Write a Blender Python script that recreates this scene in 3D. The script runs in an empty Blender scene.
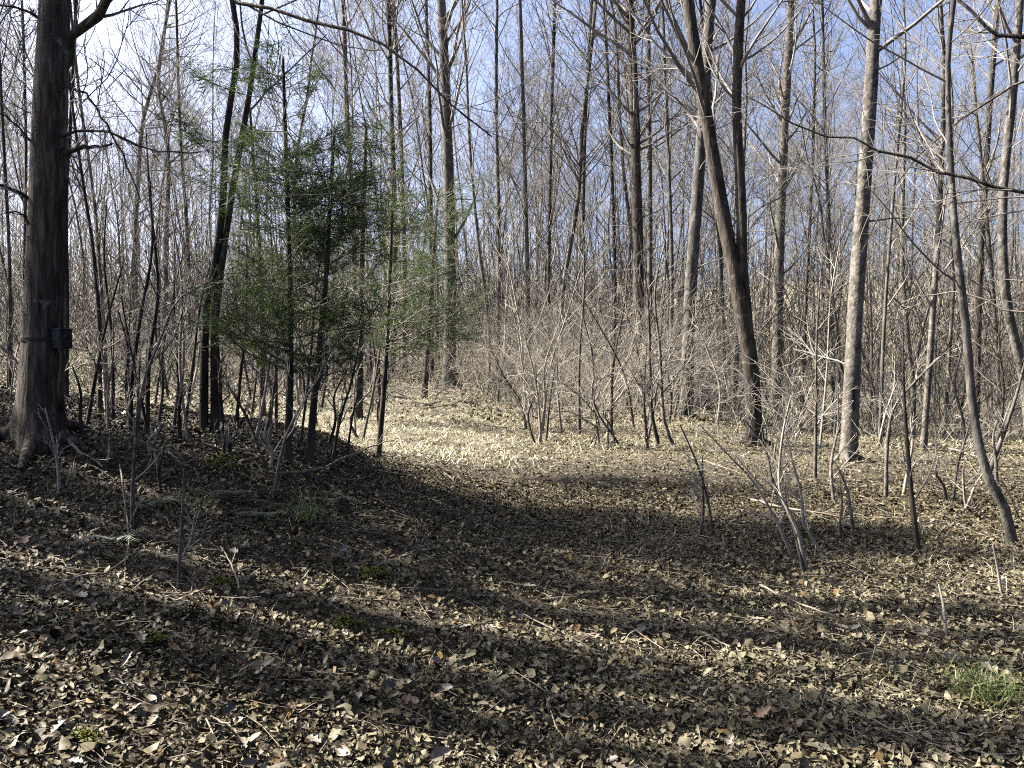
import bpy, math
import numpy as np
from mathutils import Vector

# ------------------------------------------------------------------ camera
sc = bpy.context.scene
col = sc.collection
F = 788.0                      # focal length in pixels of the 1024 px wide frame
HOR = 345.0                    # row of the horizon
EYE = 1.62
PITCH = math.atan((384 - HOR) / F)
cam_d = bpy.data.cameras.new('camera')
cam_d.sensor_width = 36.0
cam_d.lens = F / 1024 * 36.0
cam_d.clip_start = 0.05
cam_d.clip_end = 2000
cam = bpy.data.objects.new('camera', cam_d)
cam.location = (0, 0, EYE)
cam.rotation_euler = (math.radians(90) - PITCH, 0, 0)
col.objects.link(cam)
sc.camera = cam

# ------------------------------------------------------------------ light
SUN_EL = math.radians(43)
SX, SY = -0.976, 0.218
SUN_AZ = math.atan2(SX, SY)          # direction towards the sun: left, a little ahead
world = bpy.data.worlds.new('World')
sc.world = world
world.use_nodes = True
wn = world.node_tree
bg = wn.nodes['Background']
sky = wn.nodes.new('ShaderNodeTexSky')
sky.sky_type = 'NISHITA'
sky.sun_disc = False
sky.sun_elevation = SUN_EL
sky.sun_rotation = SUN_AZ % (2 * math.pi)
sky.altitude = 300
sky.air_density = 0.5
sky.dust_density = 7.5
sky.ozone_density = 4.0
wn.links.new(sky.outputs[0], bg.inputs[0])
bg.inputs[1].default_value = 0.057
sun_d = bpy.data.lights.new('sun', 'SUN')
sun_d.energy = 5.0
sun_d.angle = math.radians(0.55)
sun_d.color = (1.0, 0.94, 0.85)
sun = bpy.data.objects.new('sun', sun_d)
sdir = Vector((math.sin(SUN_AZ) * math.cos(SUN_EL), math.cos(SUN_AZ) * math.cos(SUN_EL), math.sin(SUN_EL)))
sun.rotation_euler = sdir.to_track_quat('Z', 'Y').to_euler()
sun.location = (-20, 8, 20)
col.objects.link(sun)
sc.view_settings.view_transform = 'Standard'
sc.view_settings.look = 'None'
sc.view_settings.gamma = 1.0
sc.view_settings.exposure = 3.12
sc.view_settings.use_curve_mapping = False
sc.cycles.use_denoising = False
sc.cycles.filter_width = 1.1
sc.cycles.max_bounces = 5
sc.cycles.diffuse_bounces = 3
sc.cycles.glossy_bounces = 1
sc.cycles.transmission_bounces = 2
sc.cycles.transparent_max_bounces = 4

RNG = np.random.default_rng(7)

# ------------------------------------------------------------------ helpers
def sstep(v):
    v = np.clip(v, 0, 1)
    return v * v * (3 - 2 * v)

_wave = [(RNG.uniform(0, 6.28), RNG.normal(0, 1, 2)) for _ in range(24)]
def waves(x, y, scale, n0, n1):
    s = 0
    for ph, d in _wave[n0:n1]:
        s = s + np.sin((x * d[0] + y * d[1]) / scale + ph)
    return s / (n1 - n0)

def height(x, y):
    x = np.asarray(x, float); y = np.asarray(y, float)
    h = 0.05 * waves(x, y, 0.9, 0, 8) + 0.03 * waves(x, y, 0.2, 8, 16) + 0.014 * waves(x, y, 0.07, 0, 7) * sstep((11 - y) / 3)
    # the ground climbs to the left as a bank; behind its crest it falls back to the level of the clearing
    e = -0.15 + 0.22 * waves(x, y, 1.1, 16, 20)
    up = 0.27 * 0.35 * np.logaddexp(0, (e - x) / 0.35)
    up = 1.05 * (1 - np.exp(-up / 1.05)) * 1.15
    bank = up * (0.78 + 0.22 * sstep((y - 4.0) / 2.0)) * (1 - 0.82 * sstep((y - 7.6) / 5.0))
    bank = bank + 0.3 * sstep((e - 1.0 - x) / 0.9) * sstep((y - 5.2) / 1.3) * (1 - sstep((y - 7.8) / 2.5))
    h = h + bank
    h = h + 1.5 * sstep((y - 16) / 42)
    right = sstep((x - 1.5 - 0.10 * y) / 7)
    h = h - 1.9 * right * sstep((y - 12.5) / 8)
    rise = 3.2 + 8.0 * sstep((x + 6) / 45)
    h = h + rise * sstep((y - 26) / 95) ** 1.0
    h = h + 0.4 * waves(x, y, 9.0, 20, 24) * sstep((y - 20) / 30)
    return h

CP, SP = math.cos(PITCH), math.sin(PITCH)
def ray(px, py):
    rx = (px - 512) / F; ry = (384 - py) / F
    return np.array([rx, CP + ry * SP, -SP + ry * CP])
def at(px, py, Y):
    d = ray(px, py)
    return np.array([0, 0, EYE]) + d * (Y / d[1])
def ground_at(px, py, lo=2.0, hi=120.0):
    d = ray(px, py); d = d / d[1]
    ys = np.linspace(lo, hi, 6000)
    z = EYE + d[2] * ys
    hh = height(d[0] * ys, ys)
    k = np.nonzero(z <= hh)[0]
    Y = ys[k[0]] if len(k) else 30.0
    x = d[0] * Y
    return np.array([x, Y, float(height(x, Y))])

def mesh(name, V, faces, smooth=True, attr=None):
    """faces: list of int arrays (n,3) / (n,4)"""
    me = bpy.data.meshes.new(name)
    V = np.asarray(V, np.float32)
    faces = [np.asarray(f, np.int32) for f in faces if len(f)]
    nl = sum(f.size for f in faces); nf = sum(len(f) for f in faces)
    me.vertices.add(len(V)); me.vertices.foreach_set('co', V.ravel())
    me.loops.add(nl); me.polygons.add(nf)
    me.loops.foreach_set('vertex_index', np.concatenate([f.ravel() for f in faces]))
    tot = np.concatenate([np.full(len(f), f.shape[1], np.int32) for f in faces])
    st = np.concatenate([[0], np.cumsum(tot)[:-1]]).astype(np.int32)
    me.polygons.foreach_set('loop_start', st)
    me.polygons.foreach_set('use_smooth', np.full(nf, smooth, bool))
    if attr is not None:
        a = me.attributes.new('tint', 'FLOAT', 'POINT')
        a.data.foreach_set('value', np.asarray(attr, np.float32))
    me.update(calc_edges=True)
    return me

def obj(name, me, mat, parent=None):
    o = bpy.data.objects.new(name, me)
    if mat is not None:
        me.materials.clear(); me.materials.append(mat)
    o.parent = parent
    col.objects.link(o)
    return o
def tag(o, label=None, cat=None, group=None, kind=None):
    for k, v in (('label', label), ('category', cat), ('group', group), ('kind', kind)):
        if v: o[k] = v
    return o
def thing(name, label, cat, loc=(0, 0, 0), group=None, rz=0, s=1.0):
    o = bpy.data.objects.new(name, None)
    o.empty_display_size = 0.2
    o.location = loc; o.rotation_euler = (0, 0, rz); o.scale = (s, s, s)
    col.objects.link(o)
    return tag(o, label, cat, group)
def dup(root, loc, rz, s, label, group=None, sz=None, tilt=(0, 0)):
    r = root.copy(); col.objects.link(r)
    r.location = loc; r.rotation_euler = (tilt[0], tilt[1], rz); r.scale = (s, s, sz or s)
    r['label'] = label
    if group: r['group'] = group
    for ch in list(root.children):
        c = ch.copy(); col.objects.link(c); c.parent = r
    return r

def norm(v):
    return v / (np.linalg.norm(v, axis=-1, keepdims=True) + 1e-9)

def tubes(P, R, sides, cap=False):
    """P (B,K,3), R (B,K) -> verts, quads"""
    P = np.asarray(P, float); R = np.asarray(R, float)
    B, K, _ = P.shape
    T = np.empty_like(P)
    T[:, 1:-1] = P[:, 2:] - P[:, :-2]
    T[:, 0] = P[:, 1] - P[:, 0]; T[:, -1] = P[:, -1] - P[:, -2]
    T = norm(T)
    m = norm(P[:, -1] - P[:, 0])
    ref = np.where(np.abs(m[:, 2:3]) > 0.8, np.array([[1.0, 0.13, 0]]), np.array([[0.1, 0.05, 1.0]]))
    U = norm(np.cross(T, ref[:, None, :])); W = np.cross(T, U)
    a = np.arange(sides) * 2 * math.pi / sides
    V = P[:, :, None, :] + R[:, :, None, None] * (np.cos(a)[None, None, :, None] * U[:, :, None, :] + np.sin(a)[None, None, :, None] * W[:, :, None, :])
    b, k, s = np.meshgrid(np.arange(B), np.arange(K - 1), np.arange(sides), indexing='ij')
    i0 = (b * K + k) * sides
    s2 = (s + 1) % sides
    Q = np.stack([i0 + s, i0 + s2, i0 + sides + s2, i0 + sides + s], -1).reshape(-1, 4)
    return V.reshape(-1, 3), Q

class MB:
    def __init__(self): self.V = []; self.F = []; self.n = 0
    def add(self, V, Q):
        self.V.append(V); self.F.append(Q + self.n); self.n += len(V)
    def mesh(self, name, smooth=True):
        q = [f for f in self.F if f.shape[1] == 4]; t = [f for f in self.F if f.shape[1] == 3]
        fs = []
        if q: fs.append(np.concatenate(q))
        if t: fs.append(np.concatenate(t))
        return mesh(name, np.concatenate(self.V), fs, smooth)

def spline(pts, k):
    """Catmull-Rom through pts (n,d) resampled to k points"""
    p = np.asarray(pts, float); n = len(p)
    if n == 2:
        t = np.linspace(0, 1, k)[:, None]
        return p[0] + (p[1] - p[0]) * t
    q = np.vstack([2 * p[0] - p[1], p, 2 * p[-1] - p[-2]])
    seg = np.concatenate([[0], np.cumsum(np.linalg.norm(np.diff(p, axis=0), axis=1))])
    s = np.linspace(0, seg[-1], k)
    i = np.clip(np.searchsorted(seg, s, side='right') - 1, 0, n - 2)
    t = ((s - seg[i]) / (seg[i + 1] - seg[i] + 1e-9))[:, None]
    a, b, c, d = q[i], q[i + 1], q[i + 2], q[i + 3]
    return 0.5 * (2 * b + (c - a) * t + (2 * a - 5 * b + 4 * c - d) * t * t + (3 * b - a - 3 * c + d) * t ** 3)

def spawn(rng, P, R, n, tlo, thi, alo, ahi, length, k, up, wig, rfac, rmin, rend=None, flat=None):
    """n side shoots on the parent polylines. length(parent_index, t, parent_len) -> lengths"""
    B, K, _ = P.shape
    plen = np.linalg.norm(np.diff(P, axis=1), axis=2).sum(1)
    b = rng.choice(B, n, p=plen / plen.sum())
    t = rng.uniform(tlo, thi, n)
    f = t * (K - 1); i = np.clip(f.astype(int), 0, K - 2); u = (f - i)[:, None]
    p0 = P[b, i] * (1 - u) + P[b, i + 1] * u
    tan = norm(P[b, i + 1] - P[b, i])
    r0 = R[b, i] * (1 - u[:, 0]) + R[b, i + 1] * u[:, 0]
    rnd = rng.normal(0, 1, (n, 3))
    if flat is not None: rnd[:, 2] *= flat
    perp = norm(rnd - (rnd * tan).sum(1, keepdims=True) * tan)
    ang = rng.uniform(alo, ahi, n)[:, None]
    d = tan * np.cos(ang) + perp * np.sin(ang)
    L = length(b, t, plen[b]) * rng.uniform(0.65, 1.25, n)
    out = np.empty((n, k, 3)); out[:, 0] = p0
    step = (L / (k - 1))[:, None]
    for j in range(1, k):
        out[:, j] = out[:, j - 1] + d * step
        d = norm(d + np.array([0, 0, up]) + rng.normal(0, wig, (n, 3)))
    ra = np.clip(np.minimum(r0 * rfac * rng.uniform(0.7, 1.1, n), L * 0.022 + 0.0015), rmin, None)
    re = rmin if rend is None else rend
    s = np.linspace(0, 1, k)[None, :]
    return out, ra[:, None] * (1 - s) + np.minimum(ra, re)[:, None] * s

# ------------------------------------------------------------------ materials
def nodes(name):
    m = bpy.data.materials.new(name); m.use_nodes = True
    nt = m.node_tree; b = nt.nodes['Principled BSDF']
    b.inputs['Roughness'].default_value = 0.9
    b.inputs['Specular IOR Level'].default_value = 0.15
    return m, nt, b
def ramp(nt, stops):
    r = nt.nodes.new('ShaderNodeValToRGB')
    e = r.color_ramp.elements
    while len(e) < len(stops): e.new(0.5)
    for el, (p, c) in zip(e, stops):
        el.position = p; el.color = (*c, 1)
    return r
def noise(nt, vec, scale, detail=3, rough=0.6):
    n = nt.nodes.new('ShaderNodeTexNoise')
    n.inputs['Scale'].default_value = scale; n.inputs['Detail'].default_value = detail
    n.inputs['Roughness'].default_value = rough
    if vec is not None: nt.links.new(vec, n.inputs['Vector'])
    return n
def mapping(nt, out, scale):
    m = nt.nodes.new('ShaderNodeMapping'); m.inputs['Scale'].default_value = scale
    nt.links.new(out, m.inputs['Vector']); return m.outputs[0]
def mixc(nt, fac, a, b, mode='MIX'):
    x = nt.nodes.new('ShaderNodeMix'); x.data_type = 'RGBA'; x.blend_type = mode
    for s, v in ((x.inputs[0], fac), (x.inputs[6], a), (x.inputs[7], b)):
        if hasattr(v, 'is_linked'): nt.links.new(v, s)
        elif isinstance(v, (int, float)): s.default_value = v
        else: s.default_value = (*v, 1)
    return x.outputs[2]

def bark(name, dark, mid, pale, lichen=None, lich_amt=0.5, bump=0.6, zs=0.22, scale=14, k=0.62):
    k = k * 0.55
    grey = lambda c: tuple(v * .6 + .4 * (c[0] + c[1] + c[2]) / 3 * w for v, w in zip(c, (1.0, 1.0, .98)))
    if name in ('bark_grey', 'bark_pale', 'twig_bark', 'cane_tan'): dark, mid, pale = grey(dark), grey(mid), grey(pale)
    dark, mid, pale = (tuple(v * k for v in c) for c in (dark, mid, pale))
    lichen = lichen and tuple(v * k for v in lichen)
    m, nt, b = nodes(name)
    tc = nt.nodes.new('ShaderNodeTexCoord').outputs['Object']
    v = mapping(nt, tc, (1, 1, zs))
    n1 = noise(nt, v, scale, 5, 0.65)
    r1 = ramp(nt, [(0.3, dark), (0.5, mid), (0.72, pale)])
    nt.links.new(n1.outputs[0], r1.inputs[0])
    c = r1.outputs[0]
    n3 = noise(nt, tc, 1.3, 2)
    r3 = ramp(nt, [(0.35, (0.75, 0.75, 0.75)), (0.65, (1.2, 1.17, 1.12))])
    nt.links.new(n3.outputs[0], r3.inputs[0])
    c = mixc(nt, 1.0, c, r3.outputs[0], 'MULTIPLY')
    if lichen is not None:
        n2 = noise(nt, tc, 5.5, 5, 0.7)
        r2 = ramp(nt, [(lich_amt, (0, 0, 0)), (lich_amt + 0.1, (1, 1, 1))])
        nt.links.new(n2.outputs[0], r2.inputs[0])
        c = mixc(nt, r2.outputs[0], c, lichen)
    oi = nt.nodes.new('ShaderNodeObjectInfo')
    ro = ramp(nt, [(0, (0.8, 0.8, 0.8)), (1, (1.2, 1.18, 1.14))])
    nt.links.new(oi.outputs['Random'], ro.inputs[0])
    c = mixc(nt, 1.0, c, ro.outputs[0], 'MULTIPLY')
    nt.links.new(c, b.inputs['Base Color'])
    bp = nt.nodes.new('ShaderNodeBump'); bp.inputs['Strength'].default_value = bump; bp.inputs['Distance'].default_value = 0.035
    nt.links.new(n1.outputs[0], bp.inputs['Height']); nt.links.new(bp.outputs[0], b.inputs['Normal'])
    return m
M = {}
M['oak'] = bark('bark_oak', (0.012, 0.01, 0.008), (0.06, 0.049, 0.039), (0.17, 0.145, 0.118), (0.2, 0.21, 0.17), 0.6, 1.0, 0.12, 30, 1.3)
M['dark'] = bark('bark_dark', (0.016, 0.013, 0.01), (0.07, 0.059, 0.049), (0.18, 0.155, 0.13), (0.24, 0.23, 0.2), 0.6, 0.8, 0.2, 18)
M['grey'] = bark('bark_grey', (0.045, 0.039, 0.033), (0.15, 0.135, 0.116), (0.3, 0.28, 0.245), (0.34, 0.33, 0.29), 0.57, 0.5, 0.3, 14)
M['pale'] = bark('bark_pale', (0.05, 0.043, 0.035), (0.19, 0.168, 0.138), (0.36, 0.33, 0.28), (0.07, 0.06, 0.05), 0.53, 0.6, 0.7, 16)
M['twig'] = bark('twig_bark', (0.12, 0.105, 0.09), (0.21, 0.188, 0.163), (0.34, 0.31, 0.275), None, 0.5, 0.0, 1, 3, 1.0)
M['tan'] = bark('cane_tan', (0.2, 0.17, 0.13), (0.36, 0.32, 0.255), (0.55, 0.5, 0.41), None, 0.5, 0.0, 1, 3, 0.9)
M['stick'] = bark('stick_wood', (0.12, 0.1, 0.08), (0.27, 0.235, 0.19), (0.42, 0.38, 0.32), None, 0.5, 0.2, 0.5, 12)

def leafy(name, stops, attr=True, sheen=0.25, trans=0.0):
    m, nt, b = nodes(name)
    if attr:
        a = nt.nodes.new('ShaderNodeAttribute'); a.attribute_name = 'tint'; src = a.outputs['Fac']
    else:
        src = nt.nodes.new('ShaderNodeObjectInfo').outputs['Random']
    r = ramp(nt, [(p_, tuple(v * 0.51 for v in c_)) for p_, c_ in stops])
    nt.links.new(src, r.inputs[0])
    tc = nt.nodes.new('ShaderNodeTexCoord').outputs['Object']
    n = noise(nt, tc, 45, 3, 0.7)
    rr = ramp(nt, [(0.3, (0.62, 0.6, 0.58)), (0.7, (1.2, 1.2, 1.2))])
    nt.links.new(n.outputs[0], rr.inputs[0])
    c = mixc(nt, 1.0, r.outputs[0], rr.outputs[0], 'MULTIPLY')
    nt.links.new(c, b.inputs['Base Color'])
    b.inputs['Roughness'].default_value = 0.55
    b.inputs['Specular IOR Level'].default_value = sheen
    if trans:
        tr = nt.nodes.new('ShaderNodeBsdfTranslucent'); nt.links.new(c, tr.inputs[0])
        ms = nt.nodes.new('ShaderNodeMixShader'); ms.inputs[0].default_value = trans
        nt.links.new(b.outputs[0], ms.inputs[1]); nt.links.new(tr.outputs[0], ms.inputs[2])
        nt.links.new(ms.outputs[0], nt.nodes['Material Output'].inputs[0])
    return m
LEAFCOL = [(0.0, (0.024, 0.018, 0.011)), (0.25, (0.058, 0.044, 0.027)), (0.45, (0.1, 0.079, 0.05)),
           (0.62, (0.15, 0.124, 0.08)), (0.8, (0.2, 0.172, 0.117)), (0.92, (0.27, 0.24, 0.178)), (0.96, (0.13, 0.068, 0.026)), (1.0, (0.2, 0.125, 0.045))]
LEAFCOL = [(p_, (c_[0] * .88, c_[1] * .93, c_[2] * .86)) for p_, c_ in LEAFCOL]
M['leaf'] = leafy('dry_leaf', LEAFCOL, True, 0.08)
M['leaf_big'] = leafy('dry_leaf_large', [(0.0, (0.06, 0.046, 0.03)), (0.4, (0.12, 0.096, 0.064)), (0.7, (0.17, 0.145, 0.1)), (0.93, (0.27, 0.24, 0.18)), (1, (0.19, 0.1, 0.04))], False, 0.4)
M['cling'] = leafy('clinging_leaf', [(0, (0.17, 0.1, 0.05)), (1, (0.27, 0.18, 0.1))], True, 0.2, 0.3)
M['cedar'] = leafy('cedar_foliage', [(0, (0.028, 0.05, 0.016)), (0.5, (0.065, 0.105, 0.03)), (0.85, (0.125, 0.175, 0.046)), (1, (0.2, 0.25, 0.06))], True, 0.04, 0.3)
M['green'] = leafy('green_blade', [(0, (0.06, 0.1, 0.027)), (0.7, (0.13, 0.17, 0.048)), (1, (0.36, 0.34, 0.16))], True, 0.3, 0.2)
M['fern'] = leafy('fern_green', [(0, (0.014, 0.028, 0.01)), (1, (0.035, 0.058, 0.018))], True, 0.4, 0.1)
M['straw'] = leafy('straw', [(0, (0.26, 0.23, 0.135)), (0.5, (0.45, 0.41, 0.27)), (1, (0.6, 0.565, 0.415))], True, 0.3, 0.15)
M['moss'] = leafy('moss', [(0, (0.06, 0.074, 0.015)), (1, (0.15, 0.152, 0.03))], True, 0.05)

def ground_mat():
    m, nt, b = nodes('forest_floor')
    tc = nt.nodes.new('ShaderNodeTexCoord').outputs['Object']
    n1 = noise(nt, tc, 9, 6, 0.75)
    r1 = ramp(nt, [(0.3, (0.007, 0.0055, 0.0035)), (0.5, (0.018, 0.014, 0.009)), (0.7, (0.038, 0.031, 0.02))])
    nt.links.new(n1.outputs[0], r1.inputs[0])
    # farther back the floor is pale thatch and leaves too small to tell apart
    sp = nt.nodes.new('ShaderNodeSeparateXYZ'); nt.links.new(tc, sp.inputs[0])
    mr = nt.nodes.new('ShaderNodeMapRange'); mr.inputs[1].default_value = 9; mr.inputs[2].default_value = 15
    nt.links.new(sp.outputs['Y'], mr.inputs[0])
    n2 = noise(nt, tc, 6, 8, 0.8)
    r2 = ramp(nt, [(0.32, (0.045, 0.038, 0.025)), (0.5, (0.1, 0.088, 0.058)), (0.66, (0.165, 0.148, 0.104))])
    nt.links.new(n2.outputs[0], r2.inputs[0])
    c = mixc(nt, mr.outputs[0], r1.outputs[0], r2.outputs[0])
    nt.links.new(c, b.inputs['Base Color'])
    bp = nt.nodes.new('ShaderNodeBump'); bp.inputs['Strength'].default_value = 0.9; bp.inputs['Distance'].default_value = 0.06
    nt.links.new(n2.outputs[0], bp.inputs['Height']); nt.links.new(bp.outputs[0], b.inputs['Normal'])
    return m
M['ground'] = ground_mat()

def plain(name, c, rough=0.5, spec=0.5):
    m, nt, b = nodes(name)
    tc = nt.nodes.new('ShaderNodeTexCoord').outputs['Object']
    n = noise(nt, tc, 30, 3)
    r = ramp(nt, [(0.3, tuple(v * 0.75 for v in c)), (0.7, tuple(v * 1.2 for v in c))])
    nt.links.new(n.outputs[0], r.inputs[0]); nt.links.new(r.outputs[0], b.inputs['Base Color'])
    b.inputs['Roughness'].default_value = rough; b.inputs['Specular IOR Level'].default_value = spec
    return m
M['box'] = plain('dark_plastic', (0.006, 0.008, 0.012), 0.65, 0.2)
M['strap'] = plain('strap_webbing', (0.02, 0.02, 0.02), 0.8, 0.1)
M['glass'] = plain('lens_glass', (0.01, 0.01, 0.012), 0.1, 0.6)

# ------------------------------------------------------------------ ground
def build_ground():
    ya = np.concatenate([np.arange(-14, 1.5, 0.5), np.arange(1.5, 12, 0.09), np.arange(14, 40, 0.35), np.arange(40, 130, 2.5), np.linspace(130, 700, 20)])
    u = np.linspace(-1, 1, 191)
    xa = np.sign(u) * (np.abs(u) ** 1.0 * 9 + np.abs(u) ** 6 * 60 + np.abs(u) ** 14 * 500)
    X, Y = np.meshgrid(xa, ya)
    Z = height(X, Y)
    V = np.stack([X, Y, Z], -1).reshape(-1, 3)
    nx, ny = len(xa), len(ya)
    i, j = np.meshgrid(np.arange(nx - 1), np.arange(ny - 1))
    a = (j * nx + i).ravel()
    Q = np.stack([a, a + 1, a + nx + 1, a + nx], -1)
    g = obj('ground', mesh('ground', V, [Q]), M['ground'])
    return tag(g, kind='structure')
ground = build_ground()

def ground_normal(x, y, e=0.06):
    hx = (height(x + e, y) - height(x - e, y)) / (2 * e)
    hy = (height(x, y + e) - height(x, y - e)) / (2 * e)
    return norm(np.stack([-hx, -hy, np.ones_like(hx)], -1))

# outline templates: x along the leaf, y across, z curl factor
def leaf_mesh(rng, c, nrm, size, tint, q, smooth=True):
    """curled dry leaf blades: c (n,3) centres, nrm normals, size lengths; q = 16, 4 or 2 triangles each"""
    n = len(c)
    if q >= 16:
        k = 4
        sx = np.array([-.5, -.2, .18, .5])
        ew = np.array([.06, .28, .27, .03])
        x = np.concatenate([sx, sx, sx]); y = np.concatenate([ew, np.zeros(k), -ew])
        i = np.arange(k - 1)
        tri = np.concatenate([np.stack([i + k, i + k + 1, i + 1], -1), np.stack([i + k, i + 1, i], -1), np.stack([i + 2 * k, i + 2 * k + 1, i + k + 1], -1), np.stack([i + 2 * k, i + k + 1, i + k], -1)])
    elif q >= 4:
        x = np.array([-.5, .0, .5, -.1, -.05]); y = np.array([0, 0, 0, .27, -.27])
        tri = np.array([[0, 1, 3], [1, 2, 3], [0, 4, 1], [1, 4, 2]])
    else:
        x = np.array([-.5, 0, .5, 0]); y = np.array([0, -.28, 0, .28])
        tri = np.array([[0, 1, 2], [0, 2, 3]])
    m = len(x)
    u = norm(np.cross(nrm, rng.normal(0, 1, (n, 3)))); v = np.cross(nrm, u)
    jx = rng.normal(0, 0.05, (n, m)); wid = rng.uniform(0.6, 1.5, (n, 1))
    lobe = rng.uniform(0.45, 1.35, (n, m)) if q >= 16 else 1 + rng.normal(0, .2, (n, m))
    X = x[None] + jx; Yy = y[None] * lobe * wid
    roll = rng.normal(0, 3.4, (n, 1)) ; bend = rng.normal(0.2, 1.7, (n, 1))
    # roll the blade about its midrib, then bend it along its length
    ang = roll * Yy; ly = np.where(np.abs(roll) > 1e-3, np.sin(ang) / roll, Yy); lz = np.where(np.abs(roll) > 1e-3, (1 - np.cos(ang)) / roll, 0)
    a2 = bend * X; lx = np.sin(a2) / bend - lz * np.sin(a2); lz = (1 - np.cos(a2)) / bend + lz * np.cos(a2)
    lz = lz + rng.normal(0, 0.03, (n, m))
    S = size[:, None, None]
    V = c[:, None] + S * (lx[..., None] * u[:, None] + ly[..., None] * v[:, None] + lz[..., None] * nrm[:, None])
    Tt = (np.arange(n) * m)[:, None, None] + tri[None]
    return mesh('leaves', V.reshape(-1, 3), [Tt.reshape(-1, 3)], smooth, np.repeat(tint, m))

# ------------------------------------------------------------------ trees
ZONES = [(62, 'behind the big rough trunk'), (195, 'left of the twin stems'), (345, 'behind the tallest evergreen'), (440, 'left of the straight grey trunk'),
         (530, 'past the end of the clearing'), (625, 'behind the arching shrub'), (745, 'behind the dark forked tree'), (850, 'left of the scarred pale trunk'), (950, 'right of the scarred pale trunk'), (9999, 'behind the bowed sapling')]
BK = ['grey', 'dark', 'pale', 'pale', 'grey', 'grey', 'pale', 'grey', 'pale', 'dark']
def zone(x, y):
    px = 512 + x / y * F
    return next(z for lim, z in ZONES if px < lim)
def crown_mesh(rng, P, R, o):
    """branches of a bare tree; P (1,K,3), R (1,K) trunk(s)"""
    H = np.linalg.norm(P[0, -1] - P[0, 0])
    t0 = o.get('t0', 0.3)
    def l1(b, t, pl):
        u = np.clip((t - t0) / (1 - t0 + 1e-6), 0, 1)
        return o.get('len', 0.22) * H * (0.35 + 0.65 * np.sin(np.pi * (0.22 + 0.72 * u)))
    n1 = o.get('n1', 34); n2 = o.get('n2', 150); n3 = o.get('n3', 520)
    rm = o.get('rmin', 0.004)
    P1, R1 = spawn(rng, P, R, n1, t0, 0.985, o.get('a0', 0.55), o.get('a1', 1.1), l1, 8, o.get('up', 0.10), o.get('wig', 0.10), o.get('rf', 0.42), rm * 1.6, rm * 1.2)
    mb = MB(); mb.add(*tubes(P1, R1, 5))
    P2, R2 = spawn(rng, P1, R1, n2, 0.18, 0.97, 0.4, 0.95, lambda b, t, pl: pl * 0.42 * (1.15 - 0.6 * t), 5, 0.07, 0.13, 0.6, rm * 1.1, rm)
    mb.add(*tubes(P2, R2, 3))
    P3, R3 = spawn(rng, P2, R2, n3, 0.15, 0.98, 0.35, 0.9, lambda b, t, pl: np.clip(pl * 0.5, 0.25, 1.1), 3, 0.06, 0.15, 0.7, rm * 0.85, rm * 0.7)
    mb.add(*tubes(P3, R3, 3))
    nl = o.get('low', 0)
    if nl:
        PL, RL = spawn(rng, P, R, nl, 0.06, min(0.7, t0 + 0.2), 0.8, 1.5, lambda b, t, pl: 0.07 * H * np.ones_like(t), 5, 0.06, 0.16, 0.2, rm, rm * 0.8)
        mb.add(*tubes(PL, RL, 3))
        PM, RM = spawn(rng, PL, RL, nl * 3, 0.2, 0.95, 0.4, 0.9, lambda b, t, pl: pl * 0.45, 3, 0.05, 0.15, 0.7, rm * 0.8, rm * 0.7)
        mb.add(*tubes(PM, RM, 3))
    return mb.mesh('crown')

def trunk_mesh(P, R, sides=10, flare=0.5, rough=0.0, rng=None):
    """P (K,3) R (K,)"""
    V, Q = tubes(P[None], R[None], sides)
    K = len(P)
    V = V.reshape(K, sides, 3)
    L = np.concatenate([[0], np.cumsum(np.linalg.norm(np.diff(P, axis=0), axis=1))])
    a = np.arange(sides) * 2 * math.pi / sides
    ph = (rng.uniform(0, 6.28, 6) if rng is not None else np.zeros(6))
    fl = flare * np.exp(-np.maximum(L - .1, 0) / max(0.1, R[0] * 1.1))[:, None] * (0.55 + 0.45 * np.sin(a * 4 + ph[0])[None] + 0.25 * np.sin(a * 7 + ph[1])[None])
    bul = rough * (np.sin(a[None] * 3 + L[:, None] * 1.7 + ph[2]) + np.sin(a[None] * 2 - L[:, None] * 2.9 + ph[3]) + 0.7 * np.sin(a[None] * 5 + L[:, None] * 5 + ph[4]))
    V = P[:, None] + (V - P[:, None]) * (1 + fl + bul)[:, :, None]
    # closed top
    top = P[-1] + (P[-1] - P[-2]) * 0.3
    VV = np.vstack([V.reshape(-1, 3), top])
    n = len(VV) - 1; base = (K - 1) * sides
    T = np.stack([base + np.arange(sides), base + (np.arange(sides) + 1) % sides, np.full(sides, n)], -1)
    return mesh('trunk', VV, [Q, T])

def extend(pts, H, rng, wig=0.05):
    """continue a traced stem upward to total height H with a little wander"""
    pts = [np.asarray(p, float) for p in pts]
    d = norm(pts[-1] - pts[-2])
    z0 = pts[0][2]
    while pts[-1][2] - z0 < H:
        d = norm(d + np.array([0, 0, 0.12]) + rng.normal(0, wig, 3) * np.array([1, 1, 0.3]))
        pts.append(pts[-1] + d * max(0.8, H / 14))
    return pts

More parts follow.
